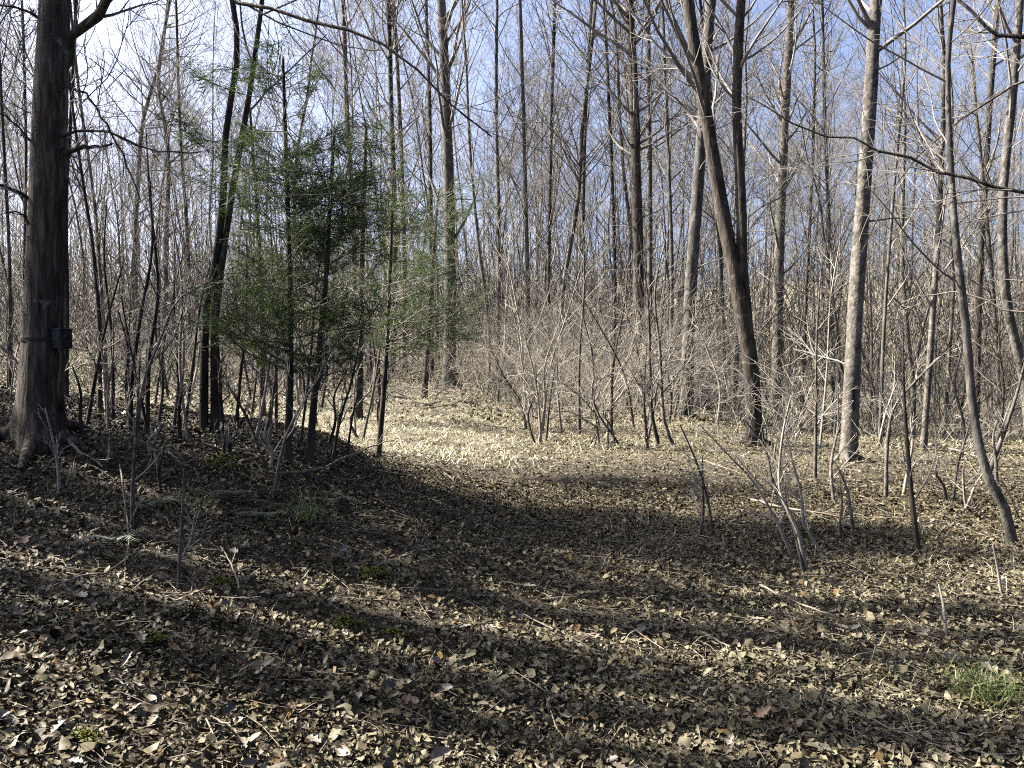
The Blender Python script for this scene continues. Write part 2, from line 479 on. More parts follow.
def traced(path, wpx, H, seed, bark_m, label, group=None, o=None, name='tree', wtop=None, sides=10, extra=None, dY=0.0, cat='tree', flare=0.32, Y0=None, sink=0.12, rough=0.03, root=None):
    """a tree whose stem follows what the photograph shows; path from base up in pixels, its base on the ground"""
    rng = np.random.default_rng(seed)
    o = dict(o or {})
    if Y0 is None:
        b = ground_at(*path[0]); Y0 = b[1]
    else:
        b = at(path[0][0], path[0][1], Y0); b[2] = height(b[0], b[1])
    n = len(path)
    pts = [b] + [at(p[0], p[1], Y0 + dY * (k + 1) / n + rng.normal(0, 0.03)) for k, p in enumerate(path[1:])]
    r0 = wpx * Y0 / F / 2
    nvis = len(pts)
    zl = pts[-1][2]
    if H and zl - b[2] < H: pts = extend(pts, H, rng)
    pts[0] = pts[0] - np.array([0, 0, sink])
    K = max(14, min(40, int(len(pts) * 2.5)))
    P = spline(pts, K)
    zz = np.clip((P[:, 2] - b[2]) / (P[-1, 2] - b[2]), 0, 1)
    if wtop is not None and H:
        rt = wtop * Y0 / F / 2
        zv = np.clip((zl - b[2]) / (P[-1, 2] - b[2]), 0.05, 1)
        R = np.where(zz < zv, r0 + (rt - r0) * zz / zv, rt + (0.006 - rt) * np.clip((zz - zv) / (1.0001 - zv), 0, 1))
    else:
        R = r0 * (1 - zz) ** 0.8 + 0.005
    R = np.maximum(R, 0.005)
    t = root or thing(name, label, cat, tuple(b), group)
    loc = np.array(t.location)
    P = P - loc
    obj('trunk', trunk_mesh(P, R, sides, flare, rough, rng), M[bark_m], t)
    if o.get('n1', 30):
        obj('crown', crown_mesh(rng, P[None], R[None], o), M[o.get('cm', 'twig')], t)
    if r0 > 0.09 and H:
        g0 = rng.uniform(0, 6.28)
        for q in range(5):
            a = g0 + q * 1.257 + rng.normal(0, .2); dx, dy = math.cos(a), math.sin(a); L = r0 * rng.uniform(2.0, 3.4)
            rp = []
            for f_, lift_ in ((.5, r0 * 1.5), (1.05, r0 * .55), (L / r0 * .62, .035), (L / r0, -.05)):
                wx, wy = b[0] + dx * r0 * f_, b[1] + dy * r0 * f_
                rp.append([wx, wy, float(height(wx, wy)) + lift_])
            rp = spline(np.array(rp) - loc, 8)
            obj('root', trunk_mesh(rp, np.linspace(r0 * .42, r0 * .12, 8), 7, 0, .05, rng), M[bark_m], t)
    t['_Y'] = float(Y0)
    return t, P + loc, R

def limb(t, pts, r0, r1, bark_m, seed, n2=14, n3=40, name='limb', rmin=0.004, k=16):
    """a limb traced in world space that belongs to tree t, with twigs"""
    rng = np.random.default_rng(seed)
    loc = np.array(t.location)
    P = spline(np.array(pts) - loc, k)[None]
    s = np.linspace(0, 1, k)
    kink = rng.normal(0, min(.02, .007 * float(np.linalg.norm(P[0, -1] - P[0, 0]))), (k, 3)); kink[0] = 0
    P = P + kink[None]
    R = ((r0 + (r1 - r0) * s) * rng.uniform(.88, 1.12, k))[None]
    l = obj(name, mesh(name, *[(v if i == 0 else [v]) for i, v in enumerate(tubes(P, R, 7))]), M[bark_m], t)
    if n2:
        mb = MB()
        P2, R2 = spawn(rng, P, R, n2, 0.15, 0.98, 0.4, 1.0, lambda b, u, pl: pl * 0.28 * (1.1 - 0.5 * u), 6, 0.05, 0.12, 0.5, rmin, rmin * 0.8)
        mb.add(*tubes(P2, R2, 4))
        if n3:
            P3, R3 = spawn(rng, P2, R2, n3, 0.2, 0.95, 0.4, 0.9, lambda b, u, pl: pl * 0.45, 4, 0.05, 0.14, 0.7, rmin * 0.8, rmin * 0.6)
            mb.add(*tubes(P3, R3, 3))
        tag(obj('twigs', mb.mesh('twigs'), M['twig'], l), kind='stuff')
    return l

# --- the big tree at the left
big, bigP, bigR = traced([(38, 441), (40, 400), (43, 340), (46, 230), (50, 120), (55, 0)], 41, 17, 11, 'oak',
    'big rough brown trunk carrying a small dark box', o=dict(t0=0.5, n1=14, n2=44, n3=110, len=0.2), wtop=27, sides=28, flare=0.4, rough=0.018)
YB = big['_Y']
def bz(z):   # point of the big trunk at height z
    return np.array([np.interp(z, bigP[:, 2], bigP[:, j]) for j in range(2)] + [z]), float(np.interp(z, bigP[:, 2], bigR))
p, r = bz(at(60, 80, YB)[2])
limb(big, [p, at(70, 62, YB), at(74, 42, YB), at(84, 20, YB - .05), at(106, 0, YB - .1), at(150, -50, YB - .2), at(190, -130, YB), at(230, -230, YB + .3)], 0.042, 0.01, 'oak', 3, 24, 80)
p, r = bz(at(60, 156, YB)[2])
limb(big, [p, at(70, 152, YB - .05), at(86, 146, YB - .1), at(100, 147, YB - .15), at(112, 144, YB - .2)], 0.022, 0.008, 'dark', 4, 5, 8)
p, r = bz(at(60, -110, YB)[2])
limb(big, [p, at(110, -80, YB - .4), at(180, -30, YB - .7), at(240, -2, YB - .9), at(310, 20, YB - 1), at(372, 38, YB - 1.1), at(430, 78, YB - 1.2), at(492, 130, YB - 1.2)], 0.022, 0.005, 'oak', 5, 16, 60, rmin=0.0025)
for k, (py, pts, rr) in enumerate([(170, [(20, 128), (-12, 108)], 0.012), (210, [(15, 190), (-30, 177)], 0.02), (250, [(22, 215), (5, 212)], 0.01),
                                   (30, [(25, 10), (-5, 5)], 0.014), (140, [(95, 130), (150, 150), (200, 152)], 0.012), (90, [(80, 90), (110, 130), (140, 200)], 0.01)]):
    p, r = bz(at(46, py, YB)[2])
    limb(big, [p] + [at(a, b_, YB - .12 * (j + 1)) for j, (a, b_) in enumerate(pts)], rr, 0.005, 'dark', 30 + k, 9, 26, rmin=0.003)

# --- trees standing clear enough to trace. path, width px, height, bark, label, options
young = dict(t0=0.16, n1=34, n2=130, n3=360, len=0.16, a0=0.45, a1=0.9, up=0.12)
tallt = dict(t0=0.3, n1=34, n2=150, n3=520, len=0.17, low=14)
T = [
 ([(449, 386), (450, 300), (449, 200), (446, 100), (441, 0)], 16, 10, 24, 'grey', 'straight grey trunk rising behind the end of the clearing', dict(t0=0.18, n1=40, n2=200, n3=700, len=0.2, a0=0.4, a1=0.8, low=10)),
 ([(755, 446), (751, 370), (738, 290), (722, 210), (707, 120), (695, 50), (688, 0)], 20, 13, 15, 'dark', 'dark leaning trunk that forks low into two stems', dict(t0=0.3, n1=24, n2=90, n3=260, len=0.2)),
 ([(848, 461), (851, 400), (856, 300), (863, 200), (870, 100), (876, 0)], 20, 13, 17, 'pale', 'pale smooth trunk leaning slightly, dark scar near its base', dict(t0=0.3, n1=26, n2=100, n3=300, len=0.18, low=8)),
 ([(686, 416), (690, 300), (697, 200), (704, 100), (711, 0)], 16, 11, 20, 'grey', 'light grey trunk just left of the dark forked tree', tallt),
 ([(777, 424), (778, 300), (782, 180), (788, 60), (791, 0)], 14, 8, 20, 'pale', 'upright pale grey trunk between the forked tree and the scarred one', dict(t0=0.2, n1=34, n2=130, n3=420, len=0.16, a0=0.45, a1=0.9, up=0.12, low=10)),
 ([(640, 398), (638, 250), (634, 100), (629, 0)], 14, 10, 22, 'dark', 'tall dark trunk rising out of the thicket', tallt),
 ([(648, 396), (650, 250), (649, 100), (648, 0)], 9, 7, 22, 'grey', 'thinner grey trunk close beside the dark one in the thicket', tallt),
 ([(586, 390), (583, 250), (585, 130), (592, 0)], 7, 5, 20, 'grey', 'slim grey trunk behind the tan briar thicket', young),
 ([(561, 392), (562, 300), (578, 200), (582, 130), (590, 60), (600, -40)], 8, 5, 18, 'grey', 'crooked grey tree bending above the briar thicket', dict(t0=0.3, n1=26, n2=130, n3=420, len=0.25, wig=0.16)),
 ([(530, 390), (527, 250), (523, 100), (520, 0)], 7, 5, 22, 'grey', 'slender straight trunk at the thicket edge, middle of three', young),
 ([(548, 388), (549, 250), (552, 100), (555, 0)], 6, 5, 21, 'dark', 'slender dark trunk nearest the briar thicket, of three', young),
 ([(497, 388), (499, 250), (496, 100), (497, 0)], 7, 5, 23, 'grey', 'slender trunk right of the straight grey tree, first of three', young),
 ([(488, 396), (489, 330), (478, 240), (470, 150), (466, 60)], 6, 4, 14, 'pale', 'thin pale sapling tree at the clearing end', young),
 ([(392, 372), (395, 250), (391, 100), (388, 0)], 9, 7, 22, 'dark', 'dark upright trunk behind the evergreens, left of a close pair', young),
 ([(404, 370), (404, 250), (399, 100), (393, 0)], 8, 6, 22, 'grey', 'grey upright trunk behind the evergreens, right of a close pair', young),
 ([(432, 378), (431, 250), (430, 120), (426, 0)], 7, 5, 20, 'dark', 'slim dark trunk just left of the straight grey tree', young),
 ([(352, 378), (354, 250), (347, 120), (343, 0)], 9, 7, 21, 'grey', 'grey trunk half hidden by evergreen foliage', young),
 ([(203, 432), (206, 310), (214, 270), (223, 200), (226, 130), (238, 52), (232, 0)], 11, 6, 11, 'dark', 'kinked slim tree, one stem of a twin clump on the bank', dict(t0=0.35, n1=12, n2=36, n3=90, len=0.17)),
 ([(215, 432), (215, 330), (222, 260), (236, 170), (250, 90), (262, 0)], 11, 5, 9, 'dark', 'darker straighter stem of the twin clump on the bank', dict(t0=0.3, n1=11, n2=34, n3=80, len=0.17)),
 ([(66, 402), (67, 300), (66, 200), (72, 100), (76, 0)], 7, 5, 10, 'dark', 'slim dark trunk close behind the big rough trunk', young),
 ([(99, 412), (100, 330), (92, 240), (84, 190)], 8, 5, 4.6, 'dark', 'broken-topped slender stem behind the big rough trunk', dict(t0=0.3, n1=12, n2=30, n3=60, len=0.22)),
 ([(108, 400), (102, 300), (94, 200), (80, 100), (70, 0)], 6, 4, 11, 'grey', 'slender grey stem leaning toward the big rough trunk', young),
 ([(135, 352), (135, 250), (138, 180), (143, 120), (160, 60), (168, 0)], 9, 5, 19, 'grey', 'crooked grey oak with spreading limbs against the white sky', dict(t0=0.28, n1=30, n2=180, n3=600, len=0.3, wig=0.2, a0=0.7, a1=1.3)),
 ([(165, 352), (166, 250), (168, 150), (158, 80), (170, 0)], 9, 5, 20, 'grey', 'grey tree with crooked limbs beside the spreading oak', dict(t0=0.28, n1=30, n2=180, n3=600, len=0.28, wig=0.2, a0=0.7, a1=1.3)),
 ([(190, 360), (188, 250), (180, 130), (176, 0)], 6, 4, 19, 'dark', 'thin straight trunk left of the twin clump', young),
 ([(923, 450), (929, 370), (935, 280), (940, 200), (944, 80), (940, 0)], 10, 6, 13, 'pale', 'pale leaning trunk above the hollow, right of a leaning pair', young),
 ([(912, 441), (913, 390), (906, 320), (902, 250), (905, 120)], 9, 5, 13, 'pale', 'pale trunk above the hollow, left of a leaning pair', young),
 ([(1016, 546), (1006, 512), (986, 472), (973, 410), (966, 330), (956, 240), (950, 150), (948, 60), (954, 0)], 12, 5, 6.2, 'grey', 'bowed grey sapling sweeping up from the lower right', dict(t0=0.3, n1=16, n2=46, n3=120, len=0.2, rmin=0.003)),
 ([(1034, 470), (1024, 380), (1006, 300), (1003, 200), (1014, 80), (1020, 0)], 12, 8, 14, 'pale', 'pale bent trunk crossing the right edge', dict(t0=0.3, n1=24, n2=80, n3=220, len=0.2)),
 ([(976, 430), (979, 300), (984, 200), (990, 100), (998, 0)], 10, 8, 18, 'dark', 'dark straight trunk behind the bowed sapling', tallt),
 ([(834, 432), (832, 300), (826, 150), (822, 0)], 6, 5, 18, 'grey', 'slim grey trunk just left of the scarred pale trunk', young),
 ([(802, 428), (806, 300), (812, 180), (815, 60)], 6, 4, 16, 'dark', 'slim dark trunk between the two pale trunks', young),
 ([(726, 412), (722, 300), (716, 150), (700, 0)], 7, 5, 18, 'dark', 'slim dark trunk behind the forked tree', young),
 ([(668, 402), (672, 280), (668, 150), (662, 0)], 7, 5, 20, 'grey', 'slim grey trunk between the thicket and the light grey trunk', young),
 ([(612, 394), (615, 280), (611, 150), (604, 0)], 6, 5, 20, 'dark', 'slim dark trunk in the middle of the thicket', young),
 ([(880, 442), (884, 330), (893, 200), (905, 60)], 6, 4, 14, 'grey', 'thin grey tree right behind the scarred pale trunk', young),
 ([(1002, 440), (996, 330), (985, 200), (975, 100)], 7, 5, 14, 'pale', 'thin pale tree behind the bent trunk at the edge', young),
 ([(8, 392), (10, 280), (4, 150), (-4, 0)], 6, 4, 15, 'grey', 'thin grey tree left of the big rough trunk', young),
 ([(26, 380), (24, 280), (26, 150), (22, 0)], 5, 4, 15, 'dark', 'thin dark stem half behind the big rough trunk', young),
]
placed = []
for k, (path, w, wt, H, bk, label, o) in enumerate(T):
    t, P, R = traced(path, w * (.82 if w > 10 else .64), H, 100 + k, bk, label, o=o, wtop=wt * (.88 if w > 10 else .64), sides=14 if w > 12 else 8, flare=.55 if w > 12 else .35)
    placed.append(t)
    if k == 1:   # the second stem of the dark forked tree
        Yf = t['_Y']; loc = np.array(t.location)
        rng = np.random.default_rng(55)
        pts = [at(747, 330, Yf), at(744, 290, Yf - .05), at(742, 260, Yf - .06), at(741, 200, Yf - .1), at(737, 120, Yf - .12), at(738, 60, Yf - .1), at(741, 0, Yf)]
        pts = extend(pts, 8.5, rng, 0.04)
        PP = spline(pts, 26) - loc
        rr = np.linspace(12.5 * Yf / F / 2, 0.008, 26) ** 1.0
        rr = np.maximum(rr, np.where(np.arange(26) < 16, 9.2 * Yf / F / 2, 0))
        obj('trunk', trunk_mesh(PP, rr, 10, 0, 0.03, rng), M['dark'], t)
        obj('crown', crown_mesh(rng, PP[None], rr[None], dict(t0=0.35, n1=18, n2=70, n3=200, len=0.25)), M['twig'], t)
    if k == 2:   # dark knot scar low on the pale trunk
        Ys = t['_Y']; c = at(849, 399, Ys) - np.array(t.location)
        a = np.linspace(0, 2 * math.pi, 12, endpoint=False)
        ring = np.stack([0.055 * np.cos(a) * 0.9, np.full(12, -0.155) + 0.06 * np.abs(np.cos(a)), 0.16 * np.sin(a)], -1) + c
        inner = np.stack([0.03 * np.cos(a), np.full(12, -0.13), 0.11 * np.sin(a)], -1) + c
        V = np.vstack([ring, inner]); i = np.arange(12); j = (i + 1) % 12
        obj('bark_scar', mesh('bark_scar', V, [np.stack([i, j, j + 12, i + 12], -1), np.stack([np.full(10, 12), 13 + np.arange(10), 14 + np.arange(10)], -1)]), M['strap'], t)

# --- tree outside the right edge whose limb reaches into view
Yr = 6.0
rt, rP, rR = traced([(1190, 560), (1185, 400), (1180, 220), (1178, 50), (1175, -100)], 34, 10, 77, 'dark',
    'dark tree beyond the right edge, its long limb reaching into view', o=dict(t0=0.45, n1=16, n2=60, n3=160, len=0.25), wtop=26, Y0=Yr, sides=12)
limb(rt, [at(1180, 240, Yr), at(1110, 222, Yr), at(1024, 196, Yr + .1), at(970, 181, Yr + .2), at(915, 165, Yr + .3), at(850, 142, Yr + .4), at(795, 120, Yr + .5), at(745, 96, Yr + .6)], 0.021, 0.005, 'dark', 8, 16, 60, rmin=0.0025)
limb(rt, [at(1180, 80, Yr), at(1100, 60, Yr + .2), at(1024, 40, Yr + .3), at(985, 25, Yr + .4), at(955, -5, Yr + .5), at(930, -40, Yr + .6)], 0.028, 0.008, 'dark', 9, 10, 30, rmin=0.0025)
limb(rt, [at(1180, 160, Yr + .4), at(1080, 70, Yr + 1), at(1024, 83, Yr + 1.2), at(960, 120, Yr + 1.4), at(900, 180, Yr + 1.6), at(860, 250, Yr + 1.8)], 0.018, 0.004, 'dark', 10, 10, 30, rmin=0.0025)
limb(rt, [at(1182, 330, Yr + .3), at(1090, 300, Yr + .6), at(1024, 312, Yr + .9), at(960, 292, Yr + 1.2), at(900, 300, Yr + 1.5)], 0.014, 0.004, 'stick', 12, 10, 30, rmin=0.0025)

# --- trees left of the view: their shadows lie across the foreground
def off_tree(gx, gy, d, dia, H, seed, label):
    """stands d metres towards the sun from the ground point (gx, gy) its shadow crosses"""
    x, y = gx + SX * d, gy + SY * d
    rng = np.random.default_rng(seed)
    b = np.array([x, y, float(height(x, y))])
    pts = extend([b - [0, 0, .1], b + [0, 0, .8]], H, rng, 0.03)
    P = spline(pts, 24); R = dia / 2 * (1 - np.linspace(0, 1, 24)) ** 0.7 + 0.006
    t = thing('tree', label, 'tree', tuple(b), 'trees beside the view on the sunny side')
    obj('trunk', trunk_mesh(P - b, R, 12, 0.4, 0.03, rng), M['grey'], t)
    obj('crown', crown_mesh(rng, (P - b)[None], R[None], dict(t0=0.55, n1=8, n2=20, n3=40, len=0.12)), M['twig'], t)
OFF = 'bare grey tree outside the left edge, casting a shadow band over the leaves'
for k, (gx, gy, d, dia) in enumerate([(0.63, 3.95, 9.0, 0.46), (0.2, 4.8, 9.5, 0.4), (-1.9, 3.8, 6.5, 0.4), (-1.6, 6.0, 7.5, 0.26), (-1.0, 3.25, 12.0, .3), (-2.5, 5.4, 9.5, .3), (2.6, 3.55, 12.5, .24), (-2.0, 3.2, 8.5, .3), (-1.3, 4.5, 10.5, .22), (-2.2, 4.7, 8.0, .2)]):
    off_tree(gx, gy, d, dia, 14, 300 + k, OFF)

# ------------------------------------------------------------------ evergreens
def evergreen(path, wpx, H, seed, label, spread, t0=0.2, nf=15000, n1=70, bias=None, Y0=None):
    rng = np.random.default_rng(seed)
    t, P, R = traced(path, wpx, H, seed, 'dark', label, group='evergreens at the bank', o=dict(n1=0), name='evergreen_tree', wtop=wpx * 0.35, Y0=Y0)
    loc = np.array(t.location); P = (P - loc)[None]; R = R[None]
    def l1(b, u, pl):
        v = np.clip((u - t0) / (1 - t0), 0, 1)
        return spread * (0.3 + 0.7 * np.sin(np.pi * np.clip(0.3 + 0.6 * v, 0, 1))) * rng.uniform(.55, 1.35, len(u))
    P1, R1 = spawn(rng, P, R, n1, t0, 0.98, 0.75, 1.5, l1, 7, 0.02, 0.14, 0.35, 0.004, 0.003)
    if bias is not None:
        s = np.linspace(0, 1, 7)[None, :, None] ** 1.2
        P1 = P1 + s * np.array(bias)[None, None, :]
    mb = MB(); mb.add(*tubes(P1, R1, 4))
    P2, R2 = spawn(rng, P1, R1, n1 * 9, 0.15, 0.98, 0.5, 1.1, lambda b, u, pl: np.clip(pl * 0.4, .15, .6), 5, -0.02, 0.12, 0.6, 0.0025, 0.002, flat=0.4)
    mb.add(*tubes(P2, R2, 3))
    tag(obj('branches', mb.mesh('branches'), M['twig'], t), kind='stuff')
    PF = np.concatenate([P2.reshape(len(P2), 5, 3), P1[:, 2:7]])
    b = rng.integers(0, len(PF), nf); u = rng.uniform(0.1, 1, nf) * 4
    # whole sprays missing here and there so the crown stays airy
    keep = rng.random(len(PF)) < 0.62
    nf = int(nf * 2.2); b = rng.integers(0, len(PF), nf); u = rng.uniform(0.1, 1, nf) * 4
    ok = keep[b]; b = b[ok]; u = u[ok]; n = len(b)
    i = np.clip(u.astype(int), 0, 3); f = (u - i)[:, None]
    c = PF[b, i] * (1 - f) + PF[b, i + 1] * f + rng.normal(0, .018, (len(b), 3))
    tan = norm(PF[b, i + 1] - PF[b, i])
    d = norm(tan * 0.8 + rng.normal(0, 0.7, (n, 3)) * np.array([1, 1, 0.7]) + np.array([0, 0, -0.15]))
    side = norm(np.cross(d, rng.normal(0, 1, (n, 3))))
    L = rng.uniform(0.035, 0.095, n)[:, None]; W = rng.uniform(0.0018, 0.0036, n)[:, None]
    V = np.stack([c, c + d * L * 0.5 + side * W, c + d * L, c + d * L * 0.5 - side * W], 1).reshape(-1, 3)
    tint = np.repeat(np.clip(rng.normal(0.45, 0.22, n) + 0.1 * np.sin(b), 0, 1), 4)
    obj('foliage', mesh('foliage', V, [np.arange(n * 4).reshape(-1, 4)], False, tint), M['cedar'], t)
    return t
def off_evergreen(gx, gy, d, H, rad, n, seed, label):
    x, y = gx + SX * d, gy + SY * d
    rng = np.random.default_rng(seed); b = np.array([x, y, float(height(x, y))])
    t = thing('evergreen_tree', label, 'tree', tuple(b), 'evergreens at the bank')
    P = spline(extend([np.array([0, 0, -.1]), np.array([0, 0, 1.0])], H, rng, .02), 20); R_ = np.linspace(.16, .01, 20)
    obj('trunk', trunk_mesh(P, R_, 9, .3, .03, rng), M['dark'], t)
    P1, R1 = spawn(rng, P[None], R_[None], 60, .5, .98, 1.1, 1.5, lambda b_, u, pl: rad * (1.25 - u * .8), 6, .02, .08, .3, .006, .004)
    mb = MB(); mb.add(*tubes(P1, R1, 4))
    tag(obj('branches', mb.mesh('branches'), M['twig'], t), kind='stuff')
    i = rng.integers(0, 60, n); u = rng.uniform(.6, 4.99, n); j = u.astype(int); f = (u - j)[:, None]
    c = P1[i, j] * (1 - f) + P1[i, j + 1] * f + rng.normal(0, .12, (n, 3))
    obj('foliage', leaf_mesh(rng, c, norm(rng.normal(0, 1, (n, 3)) + [0, 0, .5]), rng.uniform(.08, .17, n), rng.random(n), 2), M['cedar'], t)
off_evergreen(-0.2, 7.5, 9.6, 11.0, 1.5, 8500, 451, 'tall evergreen beyond the left edge, shading the middle of the clearing')
off_evergreen(-3.6, 6.2, 9.6, 11.0, 1.7, 3000, 452, 'evergreen beyond the left edge, shading the bank face')
evergreen([(286, 462), (290, 380), (289, 260), (286, 150), (283, 62)], 8, 1.5, 401, 'slim dark evergreen with the tallest airy crown, nearest the bank edge', 0.78, 0.25, 17000, 66)
evergreen([(308, 464), (316, 380), (326, 280), (330, 200), (334, 140)], 8, 1.5, 402, 'evergreen leaning right beside the tallest airy one', 0.62, 0.28, 11000, 52)
evergreen([(377, 457), (384, 390), (388, 320), (391, 250), (393, 175)], 6, 1.5, 403, 'evergreen with boughs reaching out over the clearing', 1.0, 0.3, 15000, 58, bias=(0.35, 0, 0.05))
evergreen([(358, 420), (360, 340), (362, 250), (366, 130)], 9, 1.5, 404, 'denser evergreen behind, half hidden by the leaning ones', 1.15, 0.28, 15000, 60)
evergreen([(262, 418), (262, 330), (258, 230), (250, 110)], 7, 1.5, 405, 'evergreen behind the kinked twin stems', 0.6, 0.4, 7000, 40)
evergreen([(424, 398), (428, 340), (432, 270), (438, 200)], 6, 1.5, 406, 'small evergreen in front of the straight grey trunk', 0.9, 0.35, 8000, 40)

# ------------------------------------------------------------------ saplings and undergrowth stems
def sapling(path, wpx, seed, label, bark_m='dark', n1=9, cling=0, group=None, H=None, len_=0.2, name='sapling'):
    rng = np.random.default_rng(seed)
    t, P, R = traced(path, wpx * 0.72, H, seed, bark_m, label, group=group, o=dict(n1=0), name=name, sides=6, flare=0.1, sink=0.05, cat='sapling', dY=rng.uniform(-.3, .3))
    loc = np.array(t.location); P = (P - loc)[None]; R = R[None]
    mb = MB()
    P1, R1 = spawn(rng, P, R, n1, 0.22, 0.98, 0.4, 1.0, lambda b, u, pl: pl * len_ * (1.3 - u), 7, 0.05, 0.11, 0.55, 0.0028, 0.002)
    mb.add(*tubes(P1, R1, 4))
    P2, R2 = spawn(rng, P1, R1, n1 * 5, 0.2, 0.97, 0.4, 0.9, lambda b, u, pl: pl * 0.4, 4, 0.04, 0.14, 0.7, 0.0022, 0.0016)
    mb.add(*tubes(P2, R2, 3))
    tag(obj('crown', mb.mesh('crown'), M['twig' if bark_m in ('dark', 'grey') else 'tan'], t), kind='stuff')
    if cling:
        n = cling; b = rng.integers(0, len(P2), n); c = P2[b, rng.integers(1, 4, n)]
        obj('leaves', leaf_mesh(rng, c + rng.normal(0, .01, (n, 3)), norm(rng.normal(0, 1, (n, 3))), rng.uniform(0.03, 0.055, n), rng.random(n), 6), M['cling'], t)
    return t

# ------------------------------------------------------------------ leaves
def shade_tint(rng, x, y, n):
    """leaf kinds with light painted in: wet leaves darkened for the shade at left front, paler ones lifted for the sun to the right and back"""
    pal = 0.43 + 0.27 * sstep((x + 2.2) / 4) * sstep((8 - y) / 4) + 0.27 * sstep((y - 7.5) / 4)  # mean leaf tone carries the left-front shade and the sun right and behind
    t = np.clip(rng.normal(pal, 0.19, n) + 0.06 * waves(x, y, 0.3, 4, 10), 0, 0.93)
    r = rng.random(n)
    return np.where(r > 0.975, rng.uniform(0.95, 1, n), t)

def litter(name, y0, y1, dens, s0, s1, q, tilt, lift, seed, label):
    rng = np.random.default_rng(seed)
    area = (y1 - y0) * ((0.65 * (y0 + y1) / 2 + 1.3) * 2)
    n = int(area * dens)
    y = rng.uniform(y0, y1, int(n * 1.6)); w = 0.65 * y + 1.3
    keep = rng.random(len(y)) < w / (0.65 * y1 + 1.3)
    y = y[keep]; x = rng.uniform(-1, 1, len(y)) * (0.65 * y + 1.3)
    thin = rng.random(len(y)) > 0.8 * sstep((2.6 - np.abs(x + 0.5 + 0.13 * y)) / 1.2) * sstep((y - 9.6) / 1.5) * sstep((26 - y) / 4)
    x = x[thin]; y = y[thin]
    n = len(y)
    nz = ground_normal(x, y)
    nr = norm(nz + rng.normal(0, tilt, (n, 3)))
    size = rng.uniform(s0, s1, n) * rng.choice([1, 1, 1, 1.35, 0.6], n)
    c = np.stack([x, y, height(x, y) + rng.uniform(0.002, lift, n) + 0.12 * size], -1)
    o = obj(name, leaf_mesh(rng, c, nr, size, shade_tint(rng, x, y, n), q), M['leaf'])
    return tag(o, label, 'leaf litter', kind='stuff')
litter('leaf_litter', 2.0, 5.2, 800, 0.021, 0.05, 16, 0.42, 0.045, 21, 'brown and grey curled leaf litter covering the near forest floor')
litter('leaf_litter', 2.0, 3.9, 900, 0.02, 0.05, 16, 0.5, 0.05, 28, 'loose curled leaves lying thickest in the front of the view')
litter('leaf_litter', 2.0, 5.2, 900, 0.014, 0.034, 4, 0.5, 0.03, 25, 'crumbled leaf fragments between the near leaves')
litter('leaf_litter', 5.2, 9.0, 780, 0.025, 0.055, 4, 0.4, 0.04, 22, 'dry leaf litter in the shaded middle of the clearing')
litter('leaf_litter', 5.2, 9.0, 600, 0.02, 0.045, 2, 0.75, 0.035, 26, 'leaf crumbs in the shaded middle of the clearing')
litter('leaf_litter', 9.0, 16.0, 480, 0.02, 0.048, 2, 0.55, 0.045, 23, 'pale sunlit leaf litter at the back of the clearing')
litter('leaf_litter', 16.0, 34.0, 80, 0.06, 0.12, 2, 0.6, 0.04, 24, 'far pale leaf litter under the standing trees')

def debris(n, y0, y1, seed):
    rng = np.random.default_rng(seed)
    y = y0 + (y1 - y0) * rng.random(n) ** 1.1; x = rng.uniform(-1, 1, n) * (.65 * y + 1); k = 3
    a = rng.uniform(0, 6.28, n); L = rng.uniform(.04, .22, n)
    d = np.stack([np.cos(a), np.sin(a)], -1)
    P = np.empty((n, k, 3))
    for j in range(k):
        q = (j - 1) * L[:, None] * d + rng.normal(0, .012, (n, 2))
        P[:, j, 0] = x + q[:, 0]; P[:, j, 1] = y + q[:, 1]
        P[:, j, 2] = height(P[:, j, 0], P[:, j, 1]) + rng.uniform(.015, .05, n)
    R_ = rng.uniform(.001, .0028, n)[:, None] * np.array([1, .9, .6])[None] * (1 + y / 12)[:, None]
    V, Q = tubes(P, R_, 3)
    tag(obj('twig_debris', mesh('twig_debris', V, [Q]), M['stick']), 'broken twig bits mixed into the leaf litter', 'twigs', kind='stuff')
debris(2600, 2.2, 11, 27)

# 300 large leaves one can pick out one by one
def lobed(lobes, depth, wid, seed):
    rng = np.random.default_rng(seed)
    k = 6 * lobes + 1
    s = np.linspace(0, 1, k)
    env = np.sin(np.pi * np.clip(s, 0, 1) ** 0.85) ** 0.7 * wid
    w = env * (1 - depth * (0.5 + 0.5 * np.cos(2 * np.pi * s * lobes))) + 0.012
    z = 0.10 * (s - 0.5) ** 2 * 2
    L = np.stack([s - 0.5, w, z + np.abs(w) * 0.55 + rng.normal(0, .012, k)], -1)
    Rr = np.stack([s - 0.5, -w, z + np.abs(w) * 0.35 + rng.normal(0, .012, k)], -1)
    C = np.stack([s - 0.5, np.zeros(k), z], -1)
    V = np.vstack([L, C, Rr]); i = np.arange(k - 1)
    stem_v = np.array([[-0.5, 0.006, 0], [-0.5, -0.006, 0], [-0.72, 0, 0.05]])
    return mesh('dry_leaf', np.vstack([V, stem_v]), [np.concatenate([np.stack([i + k, i + k + 1, i + 1, i], -1), np.stack([i + 2 * k, i + 2 * k + 1, i + k + 1, i + k], -1)]), np.array([[3 * k, 3 * k + 1, 3 * k + 2]])])
LM = [lobed(3, 0.6, 0.3, 1), lobed(4, 0.45, 0.24, 2), lobed(1, 0.0, 0.26, 3), lobed(2, 0.65, 0.38, 4), lobed(3, 0.35, 0.3, 5)]
for m_ in LM: m_.materials.append(M['leaf_big'])
rng = np.random.default_rng(5)
